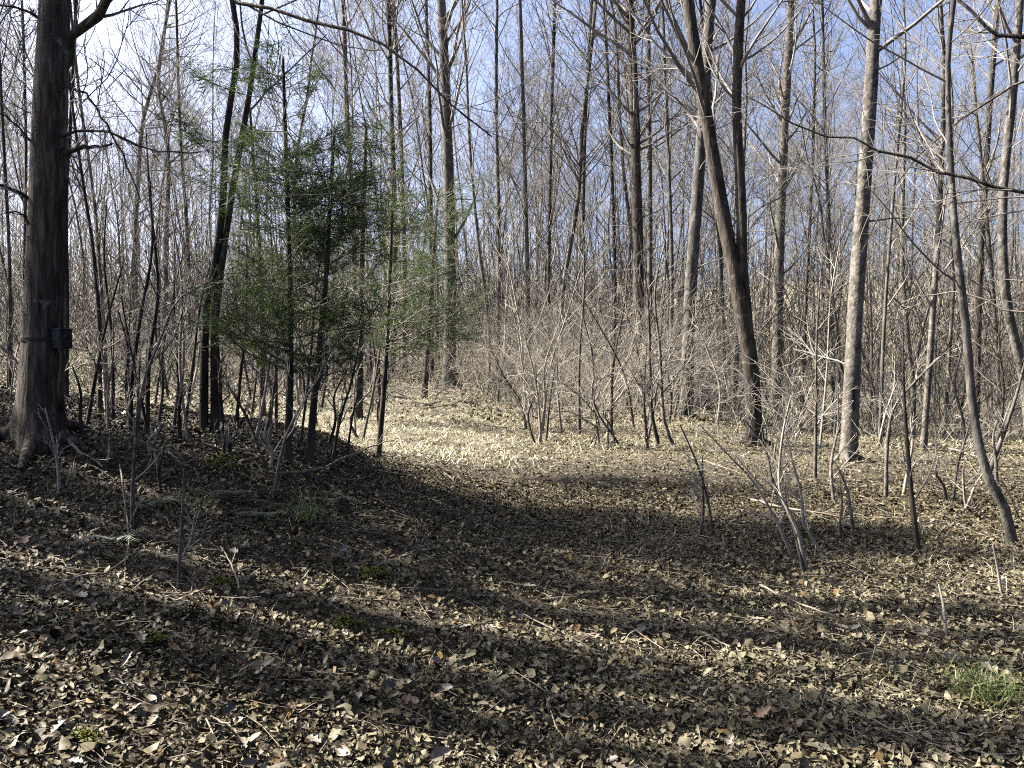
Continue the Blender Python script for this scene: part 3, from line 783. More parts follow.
for k in range(300):
    y = 2.35 + 2.6 * rng.random() ** 1.2; x = rng.uniform(-1, 1) * (0.66 * y + 0.15)
    o = bpy.data.objects.new('dry_leaf', LM[rng.integers(0, 5)])
    s = rng.uniform(0.045, 0.088)
    o.scale = (s, s * rng.uniform(0.8, 1.15), s * rng.uniform(0.6, 1.8))
    nz = Vector(ground_normal(np.array([x]), np.array([y]))[0]) + Vector(rng.normal(0, 0.33, 3))
    e = nz.to_track_quat('Z', 'Y').to_euler(); o.rotation_euler = e
    o.rotation_euler.rotate_axis('Z', rng.uniform(0, 6.28))
    o.location = (x, y, float(height(x, y)) + rng.uniform(0.03, 0.055))
    o.parent = ground
    col.objects.link(o)

# ------------------------------------------------------------------ grass
def blades(rng, x, y, h, w, lean, k=3):
    n = len(x)
    p = np.stack([x, y, height(x, y)], -1)
    d = norm(np.stack([rng.normal(0, lean, n), rng.normal(0, lean, n), np.ones(n)], -1))
    drop = norm(np.stack([d[:, 0], d[:, 1], -rng.uniform(0.2, 1.2, n)], -1))
    side = norm(np.stack([rng.normal(0, 1, n), rng.normal(0, 1, n), np.zeros(n)], -1))
    a = p; b = p + d * h[:, None] * 0.55; c = b + norm(d * 0.7 + drop * 0.6) * h[:, None] * 0.5
    W = side * w[:, None]
    V = np.stack([a - W, a + W, b + W * 0.8, b - W * 0.8, c], 1).reshape(-1, 3)
    i = np.arange(n) * 5
    return V, np.stack([i, i + 1, i + 2, i + 3], -1), np.stack([i + 3, i + 2, i + 4], -1)
def grass_patch(name, label, n, xy, h0, h1, w, lean, mat, seed, tl=0, th=1):
    rng = np.random.default_rng(seed)
    x, y = xy(rng, n); n = len(x)
    V, q, t = blades(rng, x, y, rng.uniform(h0, h1, n), np.full(n, w) * rng.uniform(.6, 1.4, n), lean)
    o = obj(name, mesh(name, V, [q, t], False, np.repeat(rng.uniform(tl, th, n), 5)), M[mat])
    return tag(o, label, 'grass', kind='stuff')
def straw_path(x, y):
    main = sstep((2.6 - np.abs(x + 0.5 + 0.13 * y)) / 1.2) * sstep((y - 9.6) / 1.5) * sstep((26 - y) / 4)
    return np.maximum(main, .7 * sstep((-2.5 - x) / 2) * sstep((y - 11.5) / 2) * sstep((28 - y) / 5))
def clearing(rng, n):
    y = 9.6 + 24 * rng.random(n) ** 1.25; x = rng.uniform(-1, 1, n) * (0.65 * y + 1.5)
    dens = 1.15 * sstep((y - 10.5) / 2.5) * (0.35 + 0.65 * sstep((3.5 - x) / 4)) * (0.5 + 0.5 * waves(x, y, 1.0, 2, 8))
    path = straw_path(x, y)
    k = rng.random(n) < np.maximum(dens * .8, path)
    return x[k], y[k]
grass_patch('dry_grass', 'pale straw thatch in the sunny clearing', 135000, clearing, 0.05, 0.2, 0.007, 1.4, 'straw', 31)
def nearright(rng, n):
    y = rng.uniform(2.3, 7.5, n); x = rng.uniform(-0.3, 1, n) * (0.65 * y + .6)
    k = rng.random(n) < sstep((x + 0.3) / 2.2) * (0.25 + 0.75 * sstep(waves(x, y, 0.5, 5, 12) * 2))
    return x[k], y[k]
grass_patch('dry_grass', 'flattened straw stems among the leaves at the lower right', 15000, nearright, 0.06, 0.2, 0.0022, 2.2, 'straw', 32)

def tuft(px, py, n, h, spread, mat, label, seed, lean=0.5, w=0.003):
    b = ground_at(px, py); rng = np.random.default_rng(seed)
    x = b[0] + rng.normal(0, spread, n); y = b[1] + rng.normal(0, spread, n)
    V, q, t_ = blades(rng, x, y, rng.uniform(0.5, 1, n) * h, np.full(n, w), lean)
    t = thing('grass_tuft', label, 'grass tuft', tuple(b))
    tag(obj('blades', mesh('blades', V - b, [q, t_], False, np.repeat(rng.random(n), 5)), M[mat], t), kind='stuff')
tuft(990, 705, 170, 0.3, 0.07, 'green', 'green grass tuft at the lower right corner', 1)
tuft(955, 688, 60, 0.2, 0.07, 'green', 'thin green grass left of the green tuft', 2, 0.9)
tuft(882, 700, 40, 0.12, 0.025, 'straw', 'pale bleached grass tuft left of the green tufts', 3)
tuft(640, 690, 60, 0.1, 0.06, 'green', 'low dull green tuft in the shadow band', 4)
tuft(305, 522, 110, 0.34, 0.06, 'green', 'long arching grass clump at the foot of the bank', 5, 0.7)
tuft(190, 508, 60, 0.2, 0.08, 'green', 'small grass clump on the shaded bank face', 6, 0.7)
tuft(885, 690, 45, 0.1, 0.08, 'green', 'sparse short green grass by the bleached tuft', 7)

def fern(px, py, nf, L, label, seed):
    b = ground_at(px, py); rng = np.random.default_rng(seed)
    t = thing('fern', label, 'fern', tuple(b), 'evergreen ferns on the bank')
    for f in range(nf):
        a = rng.uniform(0, 6.28); l = L * rng.uniform(0.7, 1.1); k = 16
        s = np.linspace(0, 1, k)
        rib = np.stack([np.cos(a) * l * s, np.sin(a) * l * s, l * (0.75 * s - 0.85 * s ** 2) + 0.02], -1)
        side = np.array([-math.sin(a), math.cos(a), 0.0]); fw = np.array([math.cos(a), math.sin(a), 0])
        V = []; T_ = []
        for i in range(1, k - 1):
            w = l * 0.2 * math.sin(math.pi * (0.12 + 0.85 * s[i]))
            for sg in (-1, 1):
                n0 = len(V); g = l / k * 0.42
                V += [rib[i] - fw * g, rib[i] + fw * g, rib[i] + side * sg * w + fw * g * 1.2 + [0, 0, rng.normal(-.005, .006)]]
                T_.append([n0, n0 + 1, n0 + 2])
        obj('frond', mesh('frond', np.array(V), [np.array(T_)], False, np.full(len(V), rng.random())), M['fern'], t)
fern(268, 520, 8, 0.34, 'dark green fern at the right end of the bank face', 1)
fern(236, 498, 7, 0.3, 'dark green fern beside the bank crest', 2)
fern(143, 512, 7, 0.32, 'sunlit fern in the middle of the bank face', 3)
fern(115, 545, 6, 0.26, 'small shaded fern low on the bank', 4)
fern(330, 505, 6, 0.3, 'fern under the evergreen stems', 5)

def moss_patch(px, py, r, label, seed):
    b = ground_at(px, py); rng = np.random.default_rng(seed); n = 420
    a = rng.uniform(0, 6.28, n); q = r * np.sqrt(rng.random(n)) * (0.8 + 0.3 * np.sin(a * 3 + seed))
    x = b[0] + np.cos(a) * q * 1.4; y = b[1] + np.sin(a) * q
    c = np.stack([x, y, height(x, y) + 0.03 + 0.025 * (1 - q / r)], -1)
    o = obj('moss_patch', leaf_mesh(rng, c - b, norm(np.array([0, 0, 1.0]) + rng.normal(0, .5, (n, 3))), rng.uniform(.015, .03, n), rng.random(n), 2), M['moss'])
    o.location = b
    tag(o, label, 'moss', 'moss patches on the forest floor')
for k, (px, py, r, l) in enumerate([(347, 628, .07, 'yellow-green moss patch at the edge of the long shadow band'), (222, 588, .06, 'moss patch below the bank face'), (222, 466, .16, 'moss patch on the bank crest near the twin stems'),
        (86, 747, .05, 'moss patch at the bottom left'), (395, 640, .05, 'small moss patch right of the yellow-green one'), (150, 645, .05, 'small mossy spot in the left foreground'), (375, 578, .09, 'dull moss patch beneath the bank end')]):
    moss_patch(px, py, r, l, k + 1)

# ------------------------------------------------------------------ saplings traced and strewn
SAP = [
 ([(360, 440), (350, 420), (362, 400), (378, 385), (400, 376), (430, 369)], 4, 'pale', 'pale arching stem bowed over toward the clearing', 4),
 ([(272, 497), (285, 440), (305, 400), (322, 370), (340, 330)], 4, 'pale', 'pale sapling leaning right in front of the evergreens', 6),
 ([(330, 470), (340, 420), (352, 380), (362, 330)], 4, 'dark', 'dark thin sapling between the evergreen stems', 7),
 ([(304, 460), (312, 420), (320, 380), (330, 350), (352, 330)], 4, 'dark', 'dark sapling curving right below the evergreens', 7),
 ([(345, 465), (352, 420), (360, 385)], 3, 'dark', 'short dark sapling at the clearing corner', 6),
 ([(262, 455), (248, 420), (232, 392), (222, 375)], 4, 'dark', 'dark sapling leaning left toward the twin stems', 8),
 ([(130, 432), (132, 380), (140, 320), (152, 250), (150, 180)], 5, 'dark', 'upright dark sapling left of the twin stems', 10),
 ([(147, 430), (149, 360), (158, 290), (150, 200), (146, 130)], 5, 'dark', 'tall dark sapling near the twin stems', 10),
 ([(136, 448), (142, 390), (160, 340), (178, 300), (210, 282)], 4, 'pale', 'pale sapling bending right across the bank', 8),
 ([(180, 430), (178, 370), (175, 330)], 4, 'dark', 'short straight sapling just left of the twin stems', 6),
 ([(113, 420), (112, 340), (104, 260), (107, 200)], 4, 'dark', 'thin sapling behind the broken-topped stem', 8),
 ([(235, 440), (240, 380), (246, 320), (247, 240)], 4, 'dark', 'thin dark sapling right of the twin stems', 9),
 ([(132, 528), (133, 480), (136, 440), (138, 400), (140, 360)], 4, 'pale', 'thin pale sapling growing from the bank face', 5),
 ([(178, 590), (180, 550), (183, 500), (184, 470)], 3, 'pale', 'short pale shoot at the foot of the bank', 3),
 ([(920, 557), (912, 500), (907, 440), (904, 390), (903, 340)], 6, 'dark', 'dark slim sapling left of the bowed one', 9),
 ([(886, 500), (887, 450), (893, 410), (912, 385), (935, 362), (955, 345)], 5, 'pale', 'pale crooked sapling bending right', 8),
 ([(815, 480), (816, 410), (817, 330), (822, 260)], 4, 'pale', 'straight pale sapling left of the scarred trunk', 10),
 ([(805, 575), (792, 520), (772, 480), (766, 450), (745, 420)], 4, 'grey', 'leaning grey sapling stem in the right foreground', 8),
 ([(808, 572), (797, 530), (780, 490), (782, 440), (790, 400)], 4, 'tan', 'tan sapling rising beside the leaning grey one', 9),
 ([(796, 560), (776, 520), (752, 480), (735, 462), (700, 425)], 2.6, 'tan', 'low slanting tan stem reaching left in the right foreground', 7),
 ([(825, 555), (800, 520), (765, 490), (735, 455)], 2.2, 'tan', 'thin slanting tan stem beside the low one', 5),
 ([(1022, 520), (1000, 480), (975, 505), (960, 512)], 4, 'dark', 'bent dark stick-like sapling by the bowed one', 3),
 ([(985, 480), (1005, 430), (1018, 390), (1030, 340)], 6, 'grey', 'grey sapling leaning out past the right edge', 6),
 ([(660, 445), (652, 415), (650, 360), (648, 300), (640, 240)], 5, 'dark', 'dark sapling right of the arching shrub', 10),
 ([(676, 447), (664, 420), (660, 350), (655, 290), (668, 230)], 5, 'grey', 'leaning grey sapling right of the arching shrub', 10),
 ([(648, 450), (644, 400), (647, 340)], 4, 'dark', 'short dark stem right of the arching shrub', 6),
 ([(546, 440), (550, 400), (556, 360)], 3, 'dark', 'thin dark stem left of the arching shrub', 4),
 ([(1003, 600), (998, 570), (993, 545)], 2.5, 'tan', 'dead weed stalk standing at the lower right', 2),
 ([(947, 640), (944, 610), (939, 585)], 2.5, 'tan', 'short dead weed stalk in the lower right leaves', 2),
]
for k, (path, w, bk, l, n1) in enumerate(SAP):
    sapling(path, w, 500 + k, l, bk, n1, cling=(14 if k in (6, 7, 8, 9) else 0), len_=0.32)

rng = np.random.default_rng(41)
def strew(n, px0, px1, py0, py1, hpx0, hpx1, label, group, barks, seed0, n1=8, cling=0):
    for k in range(n):
        px = rng.uniform(px0, px1); py = rng.uniform(py0, py1)
        h = rng.uniform(hpx0, hpx1); ln = rng.normal(0, 0.16) * h
        path = [(px, py), (px + ln * .2 + rng.normal(0, 3), py - h * .33), (px + ln * .55 + rng.normal(0, 4), py - h * .66), (px + ln, py - h)]
        lean = 'leaning left' if ln < -.08 * h else ('leaning right' if ln > .08 * h else 'upright')
        zn = next(z for lim, z in ZONES if px < lim)
        lb = label % (('tall' if h > (hpx0 + hpx1) / 2 else 'short') + ' ' + lean, zn)
        sapling(path, rng.uniform(2.2, 4.2), seed0 + k, lb, barks[k % len(barks)], n1, cling, group, len_=rng.uniform(.25, .45))
strew(40, 75, 395, 395, 445, 60, 240, 'thin %s sapling in the brush, %s', 'saplings behind the bank', ['dark', 'grey', 'dark', 'tan'], 600, 8, 4)
strew(24, 560, 1015, 405, 450, 70, 240, 'thin %s sapling among the trunks, %s', 'saplings among the far trunks', ['grey', 'tan', 'dark', 'pale'], 640, 9)
strew(18, 495, 700, 392, 446, 50, 230, 'thin %s stem in the thicket, %s', 'stems in the thicket', ['pale', 'tan', 'dark'], 740, 9)
strew(14, 690, 1000, 460, 540, 40, 130, 'bare %s shoot rising from the sunlit leaves, %s', 'shoots on the sunlit floor', ['tan', 'pale', 'grey'], 680, 6)
strew(10, 15, 330, 440, 500, 30, 90, 'bare %s shoot on the shaded bank, %s', 'shoots on the bank', ['tan', 'dark'], 700, 6)

# ------------------------------------------------------------------ shrubs
def shrub(b, ns, H, seed, label, group, mat='tan', spread=0.6, arch=0.16, n2=14, stem_r=0.008, paths=None, tw='tan'):
    rng = np.random.default_rng(seed)
    t = thing('shrub', label, 'shrub', tuple(b), group)
    if paths is None:
        k = 9
        a = rng.uniform(0, 6.28, ns); tilt = rng.uniform(0.1, 0.75, ns)
        d = np.stack([np.cos(a) * np.sin(tilt), np.sin(a) * np.sin(tilt), np.cos(tilt)], -1)
        P = np.empty((ns, k, 3)); P[:, 0] = np.stack([rng.normal(0, spread * .25, ns), rng.normal(0, spread * .25, ns), np.full(ns, -0.04)], -1)
        st = (rng.uniform(0.6, 1.15, ns) * H / (k - 1))[:, None]
        hd = np.stack([np.cos(a), np.sin(a), np.zeros(ns)], -1)
        for j in range(1, k):
            P[:, j] = P[:, j - 1] + d * st
            d = norm(d + hd * arch + np.array([0, 0, -arch * .9]) * (j / k) + rng.normal(0, 0.1, (ns, 3)))
        R = stem_r * (1 - 0.75 * np.linspace(0, 1, k))[None, :] * rng.uniform(.7, 1.3, (ns, 1))
    else:
        k = 12
        P = np.stack([spline(np.array([q[0] + [.28 * (i_ - 2.5) / 2.5, .1 * ((i_ * 7) % 3 - 1), 0]] + list(q[1:])) - b, k) for i_, q in enumerate(paths)]); P[:, 0, 2] -= .05
        R = stem_r * (1 - 0.7 * np.linspace(0, 1, k))[None, :] * rng.uniform(.75, 1.15, (len(P), 1))
    obj('stems', (lambda vq: mesh('stems', vq[0], [vq[1]]))(tubes(P, R, 4)), M[mat], t)
    mb = MB()
    n = ns * n2 // 2
    P2, R2 = spawn(rng, P, R, n, 0.2, 0.98, 0.4, 1.1, lambda q, u, pl: pl * 0.3, 5, -0.01, 0.16, 0.6, 0.0025, 0.002)
    mb.add(*tubes(P2, R2, 3))
    P3, R3 = spawn(rng, P2, R2, int(n * 1.4), 0.2, 0.95, 0.4, 1.0, lambda q, u, pl: pl * 0.5, 3, 0, 0.16, 0.7, 0.002, 0.0016)
    mb.add(*tubes(P3, R3, 3))
    tag(obj('twigs', mb.mesh('twigs'), M[tw], t), kind='stuff')
    return t
b = ground_at(604, 446); Yb = b[1]
def g(px, py, dy=0): return at(px, py, Yb + dy)
shrub(b, 8, 2.5, 801, 'dark multi-stemmed shrub arching at the thicket edge', None, 'grey', n2=22, stem_r=0.017, tw='tan', paths=[
    [b, g(600, 425), g(588, 405), g(570, 388, .1), (g(548, 376, .2)), g(520, 372, .3)],
    [b, g(598, 430), g(585, 420), g(570, 412, -.1), g(550, 411, -.2)],
    [b, g(596, 420), g(592, 390), g(595, 365), g(580, 342, .3), g(570, 330, .3)],
    [b, g(608, 430), g(607, 420), g(603, 410), g(625, 414, -.2), g(634, 410, -.2)],
    [b, g(612, 428), g(604, 415), g(612, 405), g(630, 385, .3), g(640, 360, .3)],
    [b, g(602, 420), g(594, 400), g(600, 380), g(625, 365), g(640, 330)]])
rng = np.random.default_rng(43)
GS = 'shrubs of the tan thicket'
for k in range(48):
    px = rng.uniform(488, 720); py = rng.uniform(384, 426) if px < 640 else rng.uniform(388, 412)
    bb = ground_at(px, py); hh = rng.uniform(1.6, 4.4)
    shrub(bb, int(rng.integers(6, 12)), hh, 820 + k, '%s %s briar shrub %s the thicket, %s' % ('tall' if hh > 3 else 'low', 'tan' if k % 3 else 'pale', 'fronting' if py > 405 else 'deep inside', zone(bb[0], bb[1])), GS, 'tan' if k % 3 else 'pale', n2=10)
GL = 'low brush left of the clearing'
for k in range(26):
    px = rng.uniform(-10, 480); py = rng.uniform(362, 402)
    bb = ground_at(px, py)
    hh = rng.uniform(0.8, 2.4)
    shrub(bb, int(rng.integers(6, 11)), hh, 880 + k, '%s %s bare shrub in the low brush, %s' % ('knee-high' if hh < 1.4 else 'taller', 'tan' if k % 2 else 'grey', zone(bb[0], bb[1])), GL, 'tan' if k % 2 else 'twig', n2=12, tw='tan' if k % 2 else 'twig')
GR = 'low brush among the right trunks'
for k in range(26):
    px = rng.uniform(700, 1030); py = rng.uniform(402, 450)
    bb = ground_at(px, py)
    hh = rng.uniform(0.7, 2.2)
    shrub(bb, int(rng.integers(5, 10)), hh, 920 + k, '%s %s bare shrub between the trunks, %s' % ('knee-high' if hh < 1.3 else 'taller', 'tan' if k % 2 else 'grey', zone(bb[0], bb[1])), GR, 'tan' if k % 2 else 'twig', n2=12)
# the green-leaved bush behind the big trunk
bb = ground_at(84, 392)
t = shrub(bb, 9, 1.1, 960, 'green-leaved bush behind the big rough trunk', None, 'twig', n2=10)
rng = np.random.default_rng(44); n = 420
c = np.stack([rng.normal(0, .25, n), rng.normal(0, .25, n), rng.uniform(.15, 1.15, n)], -1)
obj('leaves', leaf_mesh(rng, c, norm(rng.normal(0, 1, (n, 3)) + [0, 0, .6]), rng.uniform(.05, .09, n), rng.random(n), 4), M['green'], t)
bb = ground_at(372, 374)

# fine brush too dense to count: far cane and twig tangle
def brush_mass(name, label, n, xy, h0, h1, mat, seed, r=0.004):
    rng = np.random.default_rng(seed)
    x, y = xy(rng, n); n = len(x); k = 4
    P = np.empty((n, k, 3)); P[:, 0] = np.stack([x, y, height(x, y) - .03], -1)
    d = norm(np.stack([rng.normal(0, .45, n), rng.normal(0, .45, n), np.ones(n)], -1))
    st = (rng.uniform(h0, h1, n) / (k - 1))[:, None]
    for j in range(1, k):
        P[:, j] = P[:, j - 1] + d * st
        d = norm(d + rng.normal(0, .17, (n, 3)) + np.array([0, 0, -.05]))
    R = r * (y / 18)[:, None].clip(.6, 2.2) * np.linspace(1, .45, k)[None]
    V, Q = tubes(P, R, 3)
    return tag(obj(name, mesh(name, V, [Q]), M[mat]), label, 'undergrowth', kind='stuff')
def thick(rng, n):
    y = rng.uniform(12.5, 30, n); c = -0.02 + 0.11 * y / 1.0 * 0 
    px = rng.normal(590, 75, n); x = (px - 512) / F * y
    k = rng.random(n) < sstep((y - 12.5 - np.abs(px - 590) * .012) / 5)
    return x[k], y[k]
brush_mass('undergrowth', 'fine tan cane tangle filling the thicket', 1500, thick, 0.8, 4.0, 'tan', 51)
def wide(rng, n):
    y = rng.uniform(17, 48, n); x = rng.uniform(-1, 1, n) * (0.66 * y + 2)
    k = (rng.random(n) < sstep((y - 17) / 8)) & ~((np.abs(x + 2.2 + .02 * y) < 2.2) & (y < 27))
    return x[k], y[k]
brush_mass('undergrowth', 'fine grey brush under the far trees', 6500, wide, 0.5, 3.4, 'twig', 52)
brush_mass('undergrowth', 'pale thin pole stems crowding between the far trunks', 2300, wide, 3.0, 9.0, 'pale', 55, 0.011)
def slope(rng, n):
    y = 42 + 80 * rng.random(n) ** 1.3; x = rng.uniform(-.75, .8, n) * y
    return x, y
brush_mass('undergrowth', 'grey-brown scrub covering the slopes far behind', 5200, slope, 3.0, 9.0, 'twig', 54, 0.016)
def weeds(rng, n):
    y = rng.uniform(7, 14, n); x = rng.uniform(-.1, .66, n) * y
    k = rng.random(n) < 0.5 * sstep((y - 7) / 5) * (0.2 + sstep(waves(x, y, .6, 3, 9) * 2))
    return x[k], y[k]
brush_mass('weed_stalks', 'thin dead weed stalks over the sunlit leaf floor', 1100, weeds, 0.15, 0.7, 'tan', 53, 0.0035)

# ------------------------------------------------------------------ sticks
def stick(pix, r, seed, label, group=None, lift=0.02, fork=True, mat='stick'):
    rng = np.random.default_rng(seed)
    pts = []
    for (px, py, dz) in pix:
        q = ground_at(px, py); q[2] += dz + lift; pts.append(q)
    b = pts[0].copy()
    K = 12
    P = spline(np.array(pts) - b, K); P += rng.normal(0, r * .5, P.shape)
    Rr = r * (1 - .6 * np.linspace(0, 1, K))
    o = thing('fallen_stick', label, 'stick', tuple(b), group)
    obj('shaft', trunk_mesh(P, Rr, 6, 0, .06, rng), M[mat], o)
    if fork:
        P2, R2 = spawn(rng, P[None], Rr[None], 3, .3, .9, .4, .9, lambda q, u, pl: pl * .3, 5, -.02, .1, .6, .0025, .002)
        V, Q = tubes(P2, R2, 4); tag(obj('side_twigs', mesh('side_twigs', V, [Q]), M[mat], o), kind='stuff')
ST = [
 ([(60, 432, .1), (72, 452, .03), (86, 462, .02), (102, 474, .02)], .016, 'pale stick lying from the foot of the big trunk'),
 ([(272, 480, .03), (320, 479, .06), (352, 470, .12), (388, 458, .2)], .014, 'long pale stick lying below the evergreens'),
 ([(330, 486, .02), (362, 484, .03), (372, 482, .05)], .009, 'short pale stick beside the long one below the evergreens'),
 ([(365, 536, .02), (390, 537, .02), (412, 537, .02)], .007, 'thin stick on the shaded leaves in the middle'),
 ([(160, 455, .02), (172, 462, .03), (182, 470, .02)], .009, 'small stick on the bank crest'),
 ([(182, 470, .02), (200, 464, .04), (216, 460, .04)], .009, 'pale stick on the bank near the moss'),
 ([(750, 505, .03), (790, 515, .04), (850, 522, .03), (905, 522, .02)], .012, 'long dead stick across the right middle ground'),
 ([(690, 460, .02), (720, 470, .03), (745, 478, .02)], .01, 'stick lying left of the forked tree'),
 ([(760, 592, .02), (800, 610, .02), (838, 624, .02)], .008, 'thin stick in the right foreground leaves'),
 ([(700, 640, .02), (725, 652, .02), (742, 660, .02)], .006, 'thin straw-coloured stick in the middle foreground'),
 ([(212, 728, .02), (228, 738, .02), (242, 744, .02)], .005, 'tiny pale stick in the left foreground'),
 ([(930, 448, .05), (955, 454, .04), (985, 462, .02)], .025, 'pale fallen branch above the hollow'),
 ([(965, 515, .02), (985, 492, .25), (1008, 470, .5)], .012, 'dark propped stick crossing the bowed sapling'),
 ([(940, 430, .3), (965, 462, .05), (975, 475, .02)], .014, 'dead branch leaning at the back right'),
 ([(240, 596, .02), (232, 575, .03), (222, 560, .05)], .006, 'curved pale twig below the bank end'),
 ([(600, 546, .02), (650, 548, .02), (690, 552, .02)], .006, 'thin dark stick in the central shadow'),
 ([(40, 600, .02), (90, 585, .03), (130, 580, .02)], .006, 'thin stick in the left foreground shade'),
 ([(520, 620, .02), (560, 640, .02), (590, 655, .02)], .005, 'thin twig in the central foreground'),
 ([(850, 720, .02), (900, 742, .02), (960, 764, .02)], .005, 'straw-like stalk in the lower right corner'),
 ([(120, 470, .02), (128, 540, .03), (124, 590, .02)], .007, 'stick lying down the bank face'),
]
for k, (pix, r, l) in enumerate(ST): stick(pix, r, 1000 + k, l)
rng = np.random.default_rng(61)
for k in range(70):
    px = rng.uniform(0, 1024); py = rng.uniform(470, 750)
    a = rng.uniform(-.6, .6); L = rng.uniform(10, 34) * (py - 300) / 300
    stick([(px, py, 0.01), (px + math.cos(a) * L * .5, py + math.sin(a) * L * .3, .015), (px + math.cos(a) * L, py + math.sin(a) * L * .6, .01)], rng.uniform(.0025, .005), 1100 + k,
          'small twig lying loose on the fallen leaves', 'small twigs on the leaf litter', fork=k % 3 == 0, mat='stick' if k % 2 else 'tan')
# brush pile at the back of the clearing
rng = np.random.default_rng(62)
for k in range(26):
    px = rng.normal(425, 34); py = rng.uniform(398, 414)
    q = ground_at(px, py); a = rng.uniform(0, 6.28); L = rng.uniform(.8, 2.2)
    d = np.array([math.cos(a), math.sin(a) * .6, 0]); z0 = rng.uniform(.02, .3)
    P = spline([q - d * L / 2 + [0, 0, z0], q + [0, 0, z0 + rng.uniform(0, .2)], q + d * L / 2 + [0, 0, rng.uniform(.03, .5)]], 8) + rng.normal(0, .02, (8, 3))
    o = thing('fallen_branch', 'dead branch heaped in the low brush pile at the end of the clearing', 'branch', tuple(q), 'branches of the brush pile')
    Rr = rng.uniform(.01, .024) * np.linspace(1, .4, 8)
    obj('shaft', trunk_mesh(P - q, Rr, 5, 0, .05, rng), M['stick' if k % 2 else 'grey'], o)
    P2, R2 = spawn(rng, (P - q)[None], Rr[None], 6, .2, .95, .4, 1, lambda s, u, pl: pl * .3, 5, 0, .12, .6, .003, .002)
    V, Q = tubes(P2, R2, 3); tag(obj('side_twigs', mesh('side_twigs', V, [Q]), M['twig'], o), kind='stuff')

# ------------------------------------------------------------------ box strapped to the big trunk, vine below it
def box_mesh(sx, sy, sz, bev=0.012, off=(0, 0, 0)):
    import bmesh
    bm = bmesh.new(); bmesh.ops.create_cube(bm, size=1)
    for v in bm.verts: v.co = Vector((v.co.x * sx + off[0], v.co.y * sy + off[1], v.co.z * sz + off[2]))
    bmesh.ops.bevel(bm, geom=bm.edges[:], offset=bev, segments=3, affect='EDGES', profile=0.6)
    me = bpy.data.meshes.new('body'); bm.to_mesh(me); bm.free()
    for p_ in me.polygons: p_.use_smooth = True
    return me
cb = at(56, 339, YB); p, r = bz(cb[2])
ang = 0.28   # the box sits on the right-hand side of the trunk, turned a little to the camera
nrm = np.array([math.cos(ang), -math.sin(ang), 0])
ctr = p + nrm * (r + 0.036)
t = thing('strapped_box', 'small dark blue-black box strapped to the side of the big trunk', 'box', tuple(ctr), rz=-ang)
body = obj('housing', box_mesh(0.09, 0.115, 0.148, .01), M['box'], t)
obj('lid_rim', box_mesh(0.1, 0.126, 0.016, .005, (0, 0, .072)), M['box'], t)
obj('door_latch', box_mesh(0.016, 0.04, 0.022, .004, (.046, 0, -.05)), M['strap'], t)
V, Q = tubes(np.array([[[.035, 0, .02], [.048, 0, .02], [.051, 0, .02]]]), np.array([[.02, .02, .014]]), 16)
obj('lens_ring', mesh('lens_ring', V, [Q]), M['glass'], t)
a = np.linspace(0, 2 * math.pi, 41)
c0 = p - ctr; ca, sa = math.cos(ang), math.sin(ang)
c0 = np.array([c0[0] * ca - c0[1] * sa, c0[0] * sa + c0[1] * ca, 0])
rr = r * 1.05 + .004
V = np.concatenate([np.stack([c0[0] + rr * np.cos(a), c0[1] + rr * np.sin(a), np.full(41, z)], -1) for z in (-.012, .012)])
i = np.arange(40); obj('strap', mesh('strap', V, [np.stack([i, i + 1, i + 42, i + 41], -1)]), M['strap'], t)

rng = np.random.default_rng(70)
q0 = ground_at(66, 425)
vp = [q0 - [0, 0, .05], at(61, 400, YB - .1), at(60, 380, YB - .1), at(63, 360, YB - .1), at(60, 350, YB - .08), at(62, 300, YB - .02), at(65, 240, YB), at(66, 180, YB)]
vine, vP, vR = None, None, None
t = thing('climbing_vine', 'dark vine stem climbing beside the big trunk below the box', 'vine', tuple(q0))
P = spline(np.array(vp) - q0, 26); obj('stem', trunk_mesh(P, np.linspace(.022, .007, 26), 7, 0, .06, rng), M['dark'], t)

# ------------------------------------------------------------------ the wood behind: copies of a few trees, each a thing
protos = []
rng = np.random.default_rng(90)
for k in range(10):
    r_ = np.random.default_rng(900 + k)
    H = r_.uniform(17, 23)
    pts = extend([np.array([0, 0, -.2]), np.array([r_.normal(0, .1), r_.normal(0, .1), 2.0])], H, r_, 0.085)
    P = spline(pts, 22); r0 = r_.uniform(.04, .085)
    R = r0 * (1 - np.linspace(0, 1, 22)) ** 0.75 + .007
    o = dict(t0=r_.uniform(.2, .45), n1=36, n2=200, n3=850, len=r_.uniform(.17, .27), a0=.5, a1=1.05, up=.07, low=10, rmin=.0055, wig=r_.uniform(.08, .16))
    protos.append((obj_t := trunk_mesh(P, R, 8, .35, .03, r_), crown_mesh(r_, P[None], R[None], o)))
    obj_t.materials.append(M[BK[k]])
    protos[-1][1].materials.append(M['twig'])
def wood_tree(x, y, k, s, rz, sz, label, group):
    t = thing('tree', label, 'tree', (x, y, float(height(x, y))), group, rz, s)
    t.scale = (s, s, sz)
    for nm, me in zip(('trunk', 'crown'), protos[k]):
        o = bpy.data.objects.new(nm, me); o.parent = t; col.objects.link(o)
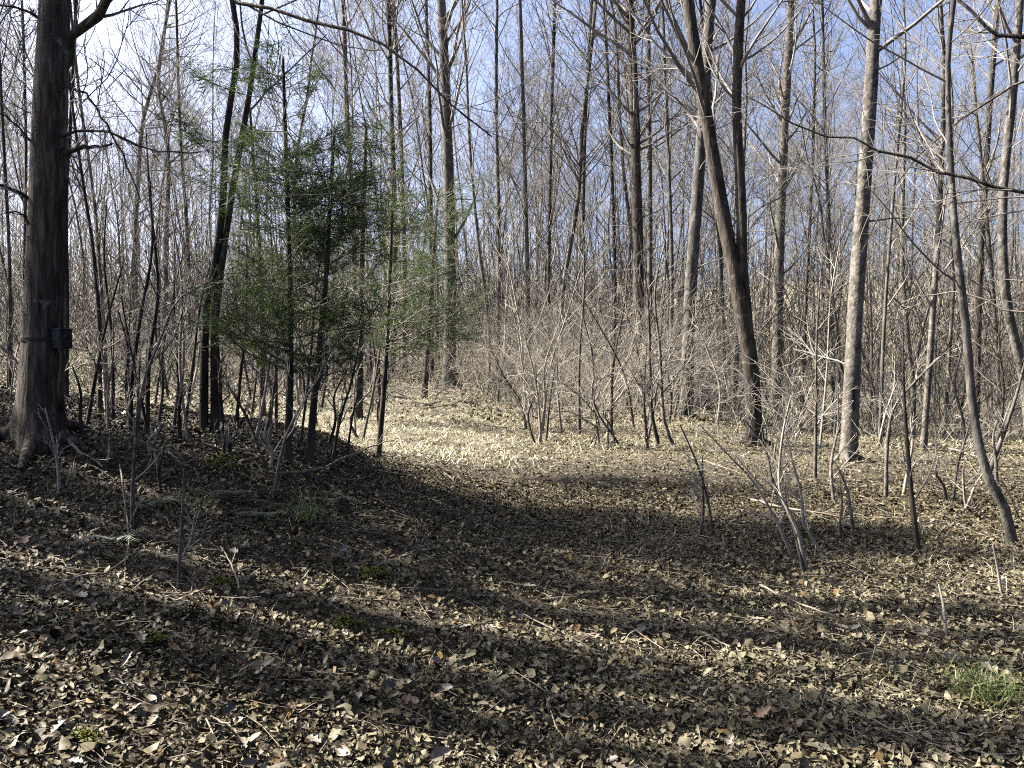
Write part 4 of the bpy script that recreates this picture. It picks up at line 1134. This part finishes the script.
def wood(n, y0, y1, seed, label, group, xlim=0.72, avoid=None, s0=.75, s1=1.15):
    rng = np.random.default_rng(seed); got = []
    tries = 0
    while len(got) < n and tries < 8000:
        tries += 1
        y = math.sqrt(rng.uniform(y0 ** 2, y1 ** 2)); x = rng.uniform(-1, 1) * xlim * y
        if avoid and avoid(x, y): continue
        if any((x - a) ** 2 + (y - b_) ** 2 < 1.0 for a, b_ in got): continue
        got.append((x, y))
        s = rng.uniform(s0, s1); k = int(rng.integers(0, 10))
        lab, grp = (label(x, y, k, s), group(x, y))
        wood_tree(x, y, k, s, rng.uniform(0, 6.28), s * rng.uniform(.9, 1.15), lab, grp)
def lab1(x, y, k, s): return '%s %s bare tree in the nearer wood %s' % ('tall' if s > .8 else 'smaller', BK[k], zone(x, y))
def grp1(x, y): return 'nearer wood trees ' + zone(x, y)
def lab2(x, y, k, s): return '%s thin %s tree far back in the wood %s' % ('tall' if s > .95 else 'short', BK[k], zone(x, y))
def grp2(x, y): return 'far wood trees ' + zone(x, y)
def clear(x, y):
    px = 512 + x / y * F
    return (350 < px < 500 and y < 30) or (480 < px < 630 and y < 33)
wood(28, 20, 38, 71, lab1, grp1, avoid=clear, s0=.6, s1=1.0)
wood(140, 36, 74, 72, lab2, grp2, s0=.6, s1=1.1)

# the rest of the wood, one mass: simpler trees on the slopes beyond
def far_wood(n, y0, y1, seed):
    rng = np.random.default_rng(seed); mb = MB()
    y = y0 + (y1 - y0) * rng.random(n) ** 1.4; x = rng.uniform(-.8, .8, n) * y; z = height(x, y)
    H = rng.uniform(11, 19, n); k = 5
    s = np.linspace(0, 1, k)
    ln = rng.normal(0, .05, (n, 2))
    P = np.stack([x[:, None] + ln[:, :1] * H[:, None] * s ** 1.5, y[:, None] + ln[:, 1:] * H[:, None] * s, z[:, None] + H[:, None] * s], -1)
    R = rng.uniform(.05, .13, n)[:, None] * (1 - .85 * s)[None]
    mb.add(*tubes(P, R, 4))
    P1, R1 = spawn(rng, P, R, n * 12, .12, .98, .4, 1.05, lambda b, t, pl: pl * .2, 4, .08, .14, .5, .016, .012)
    mb.add(*tubes(P1, R1, 3))
    P2, R2 = spawn(rng, P1, R1, n * 17, .2, .98, .4, .9, lambda b, t, pl: pl * .5, 3, .05, .14, .7, .012, .009)
    mb.add(*tubes(P2, R2, 3))
    return tag(obj('distant_woods', mb.mesh('distant_woods'), M['twig']), 'grey-brown mass of bare woods on the slopes far behind', 'woods', kind='stuff')
far_wood(600, 62, 190, 81)
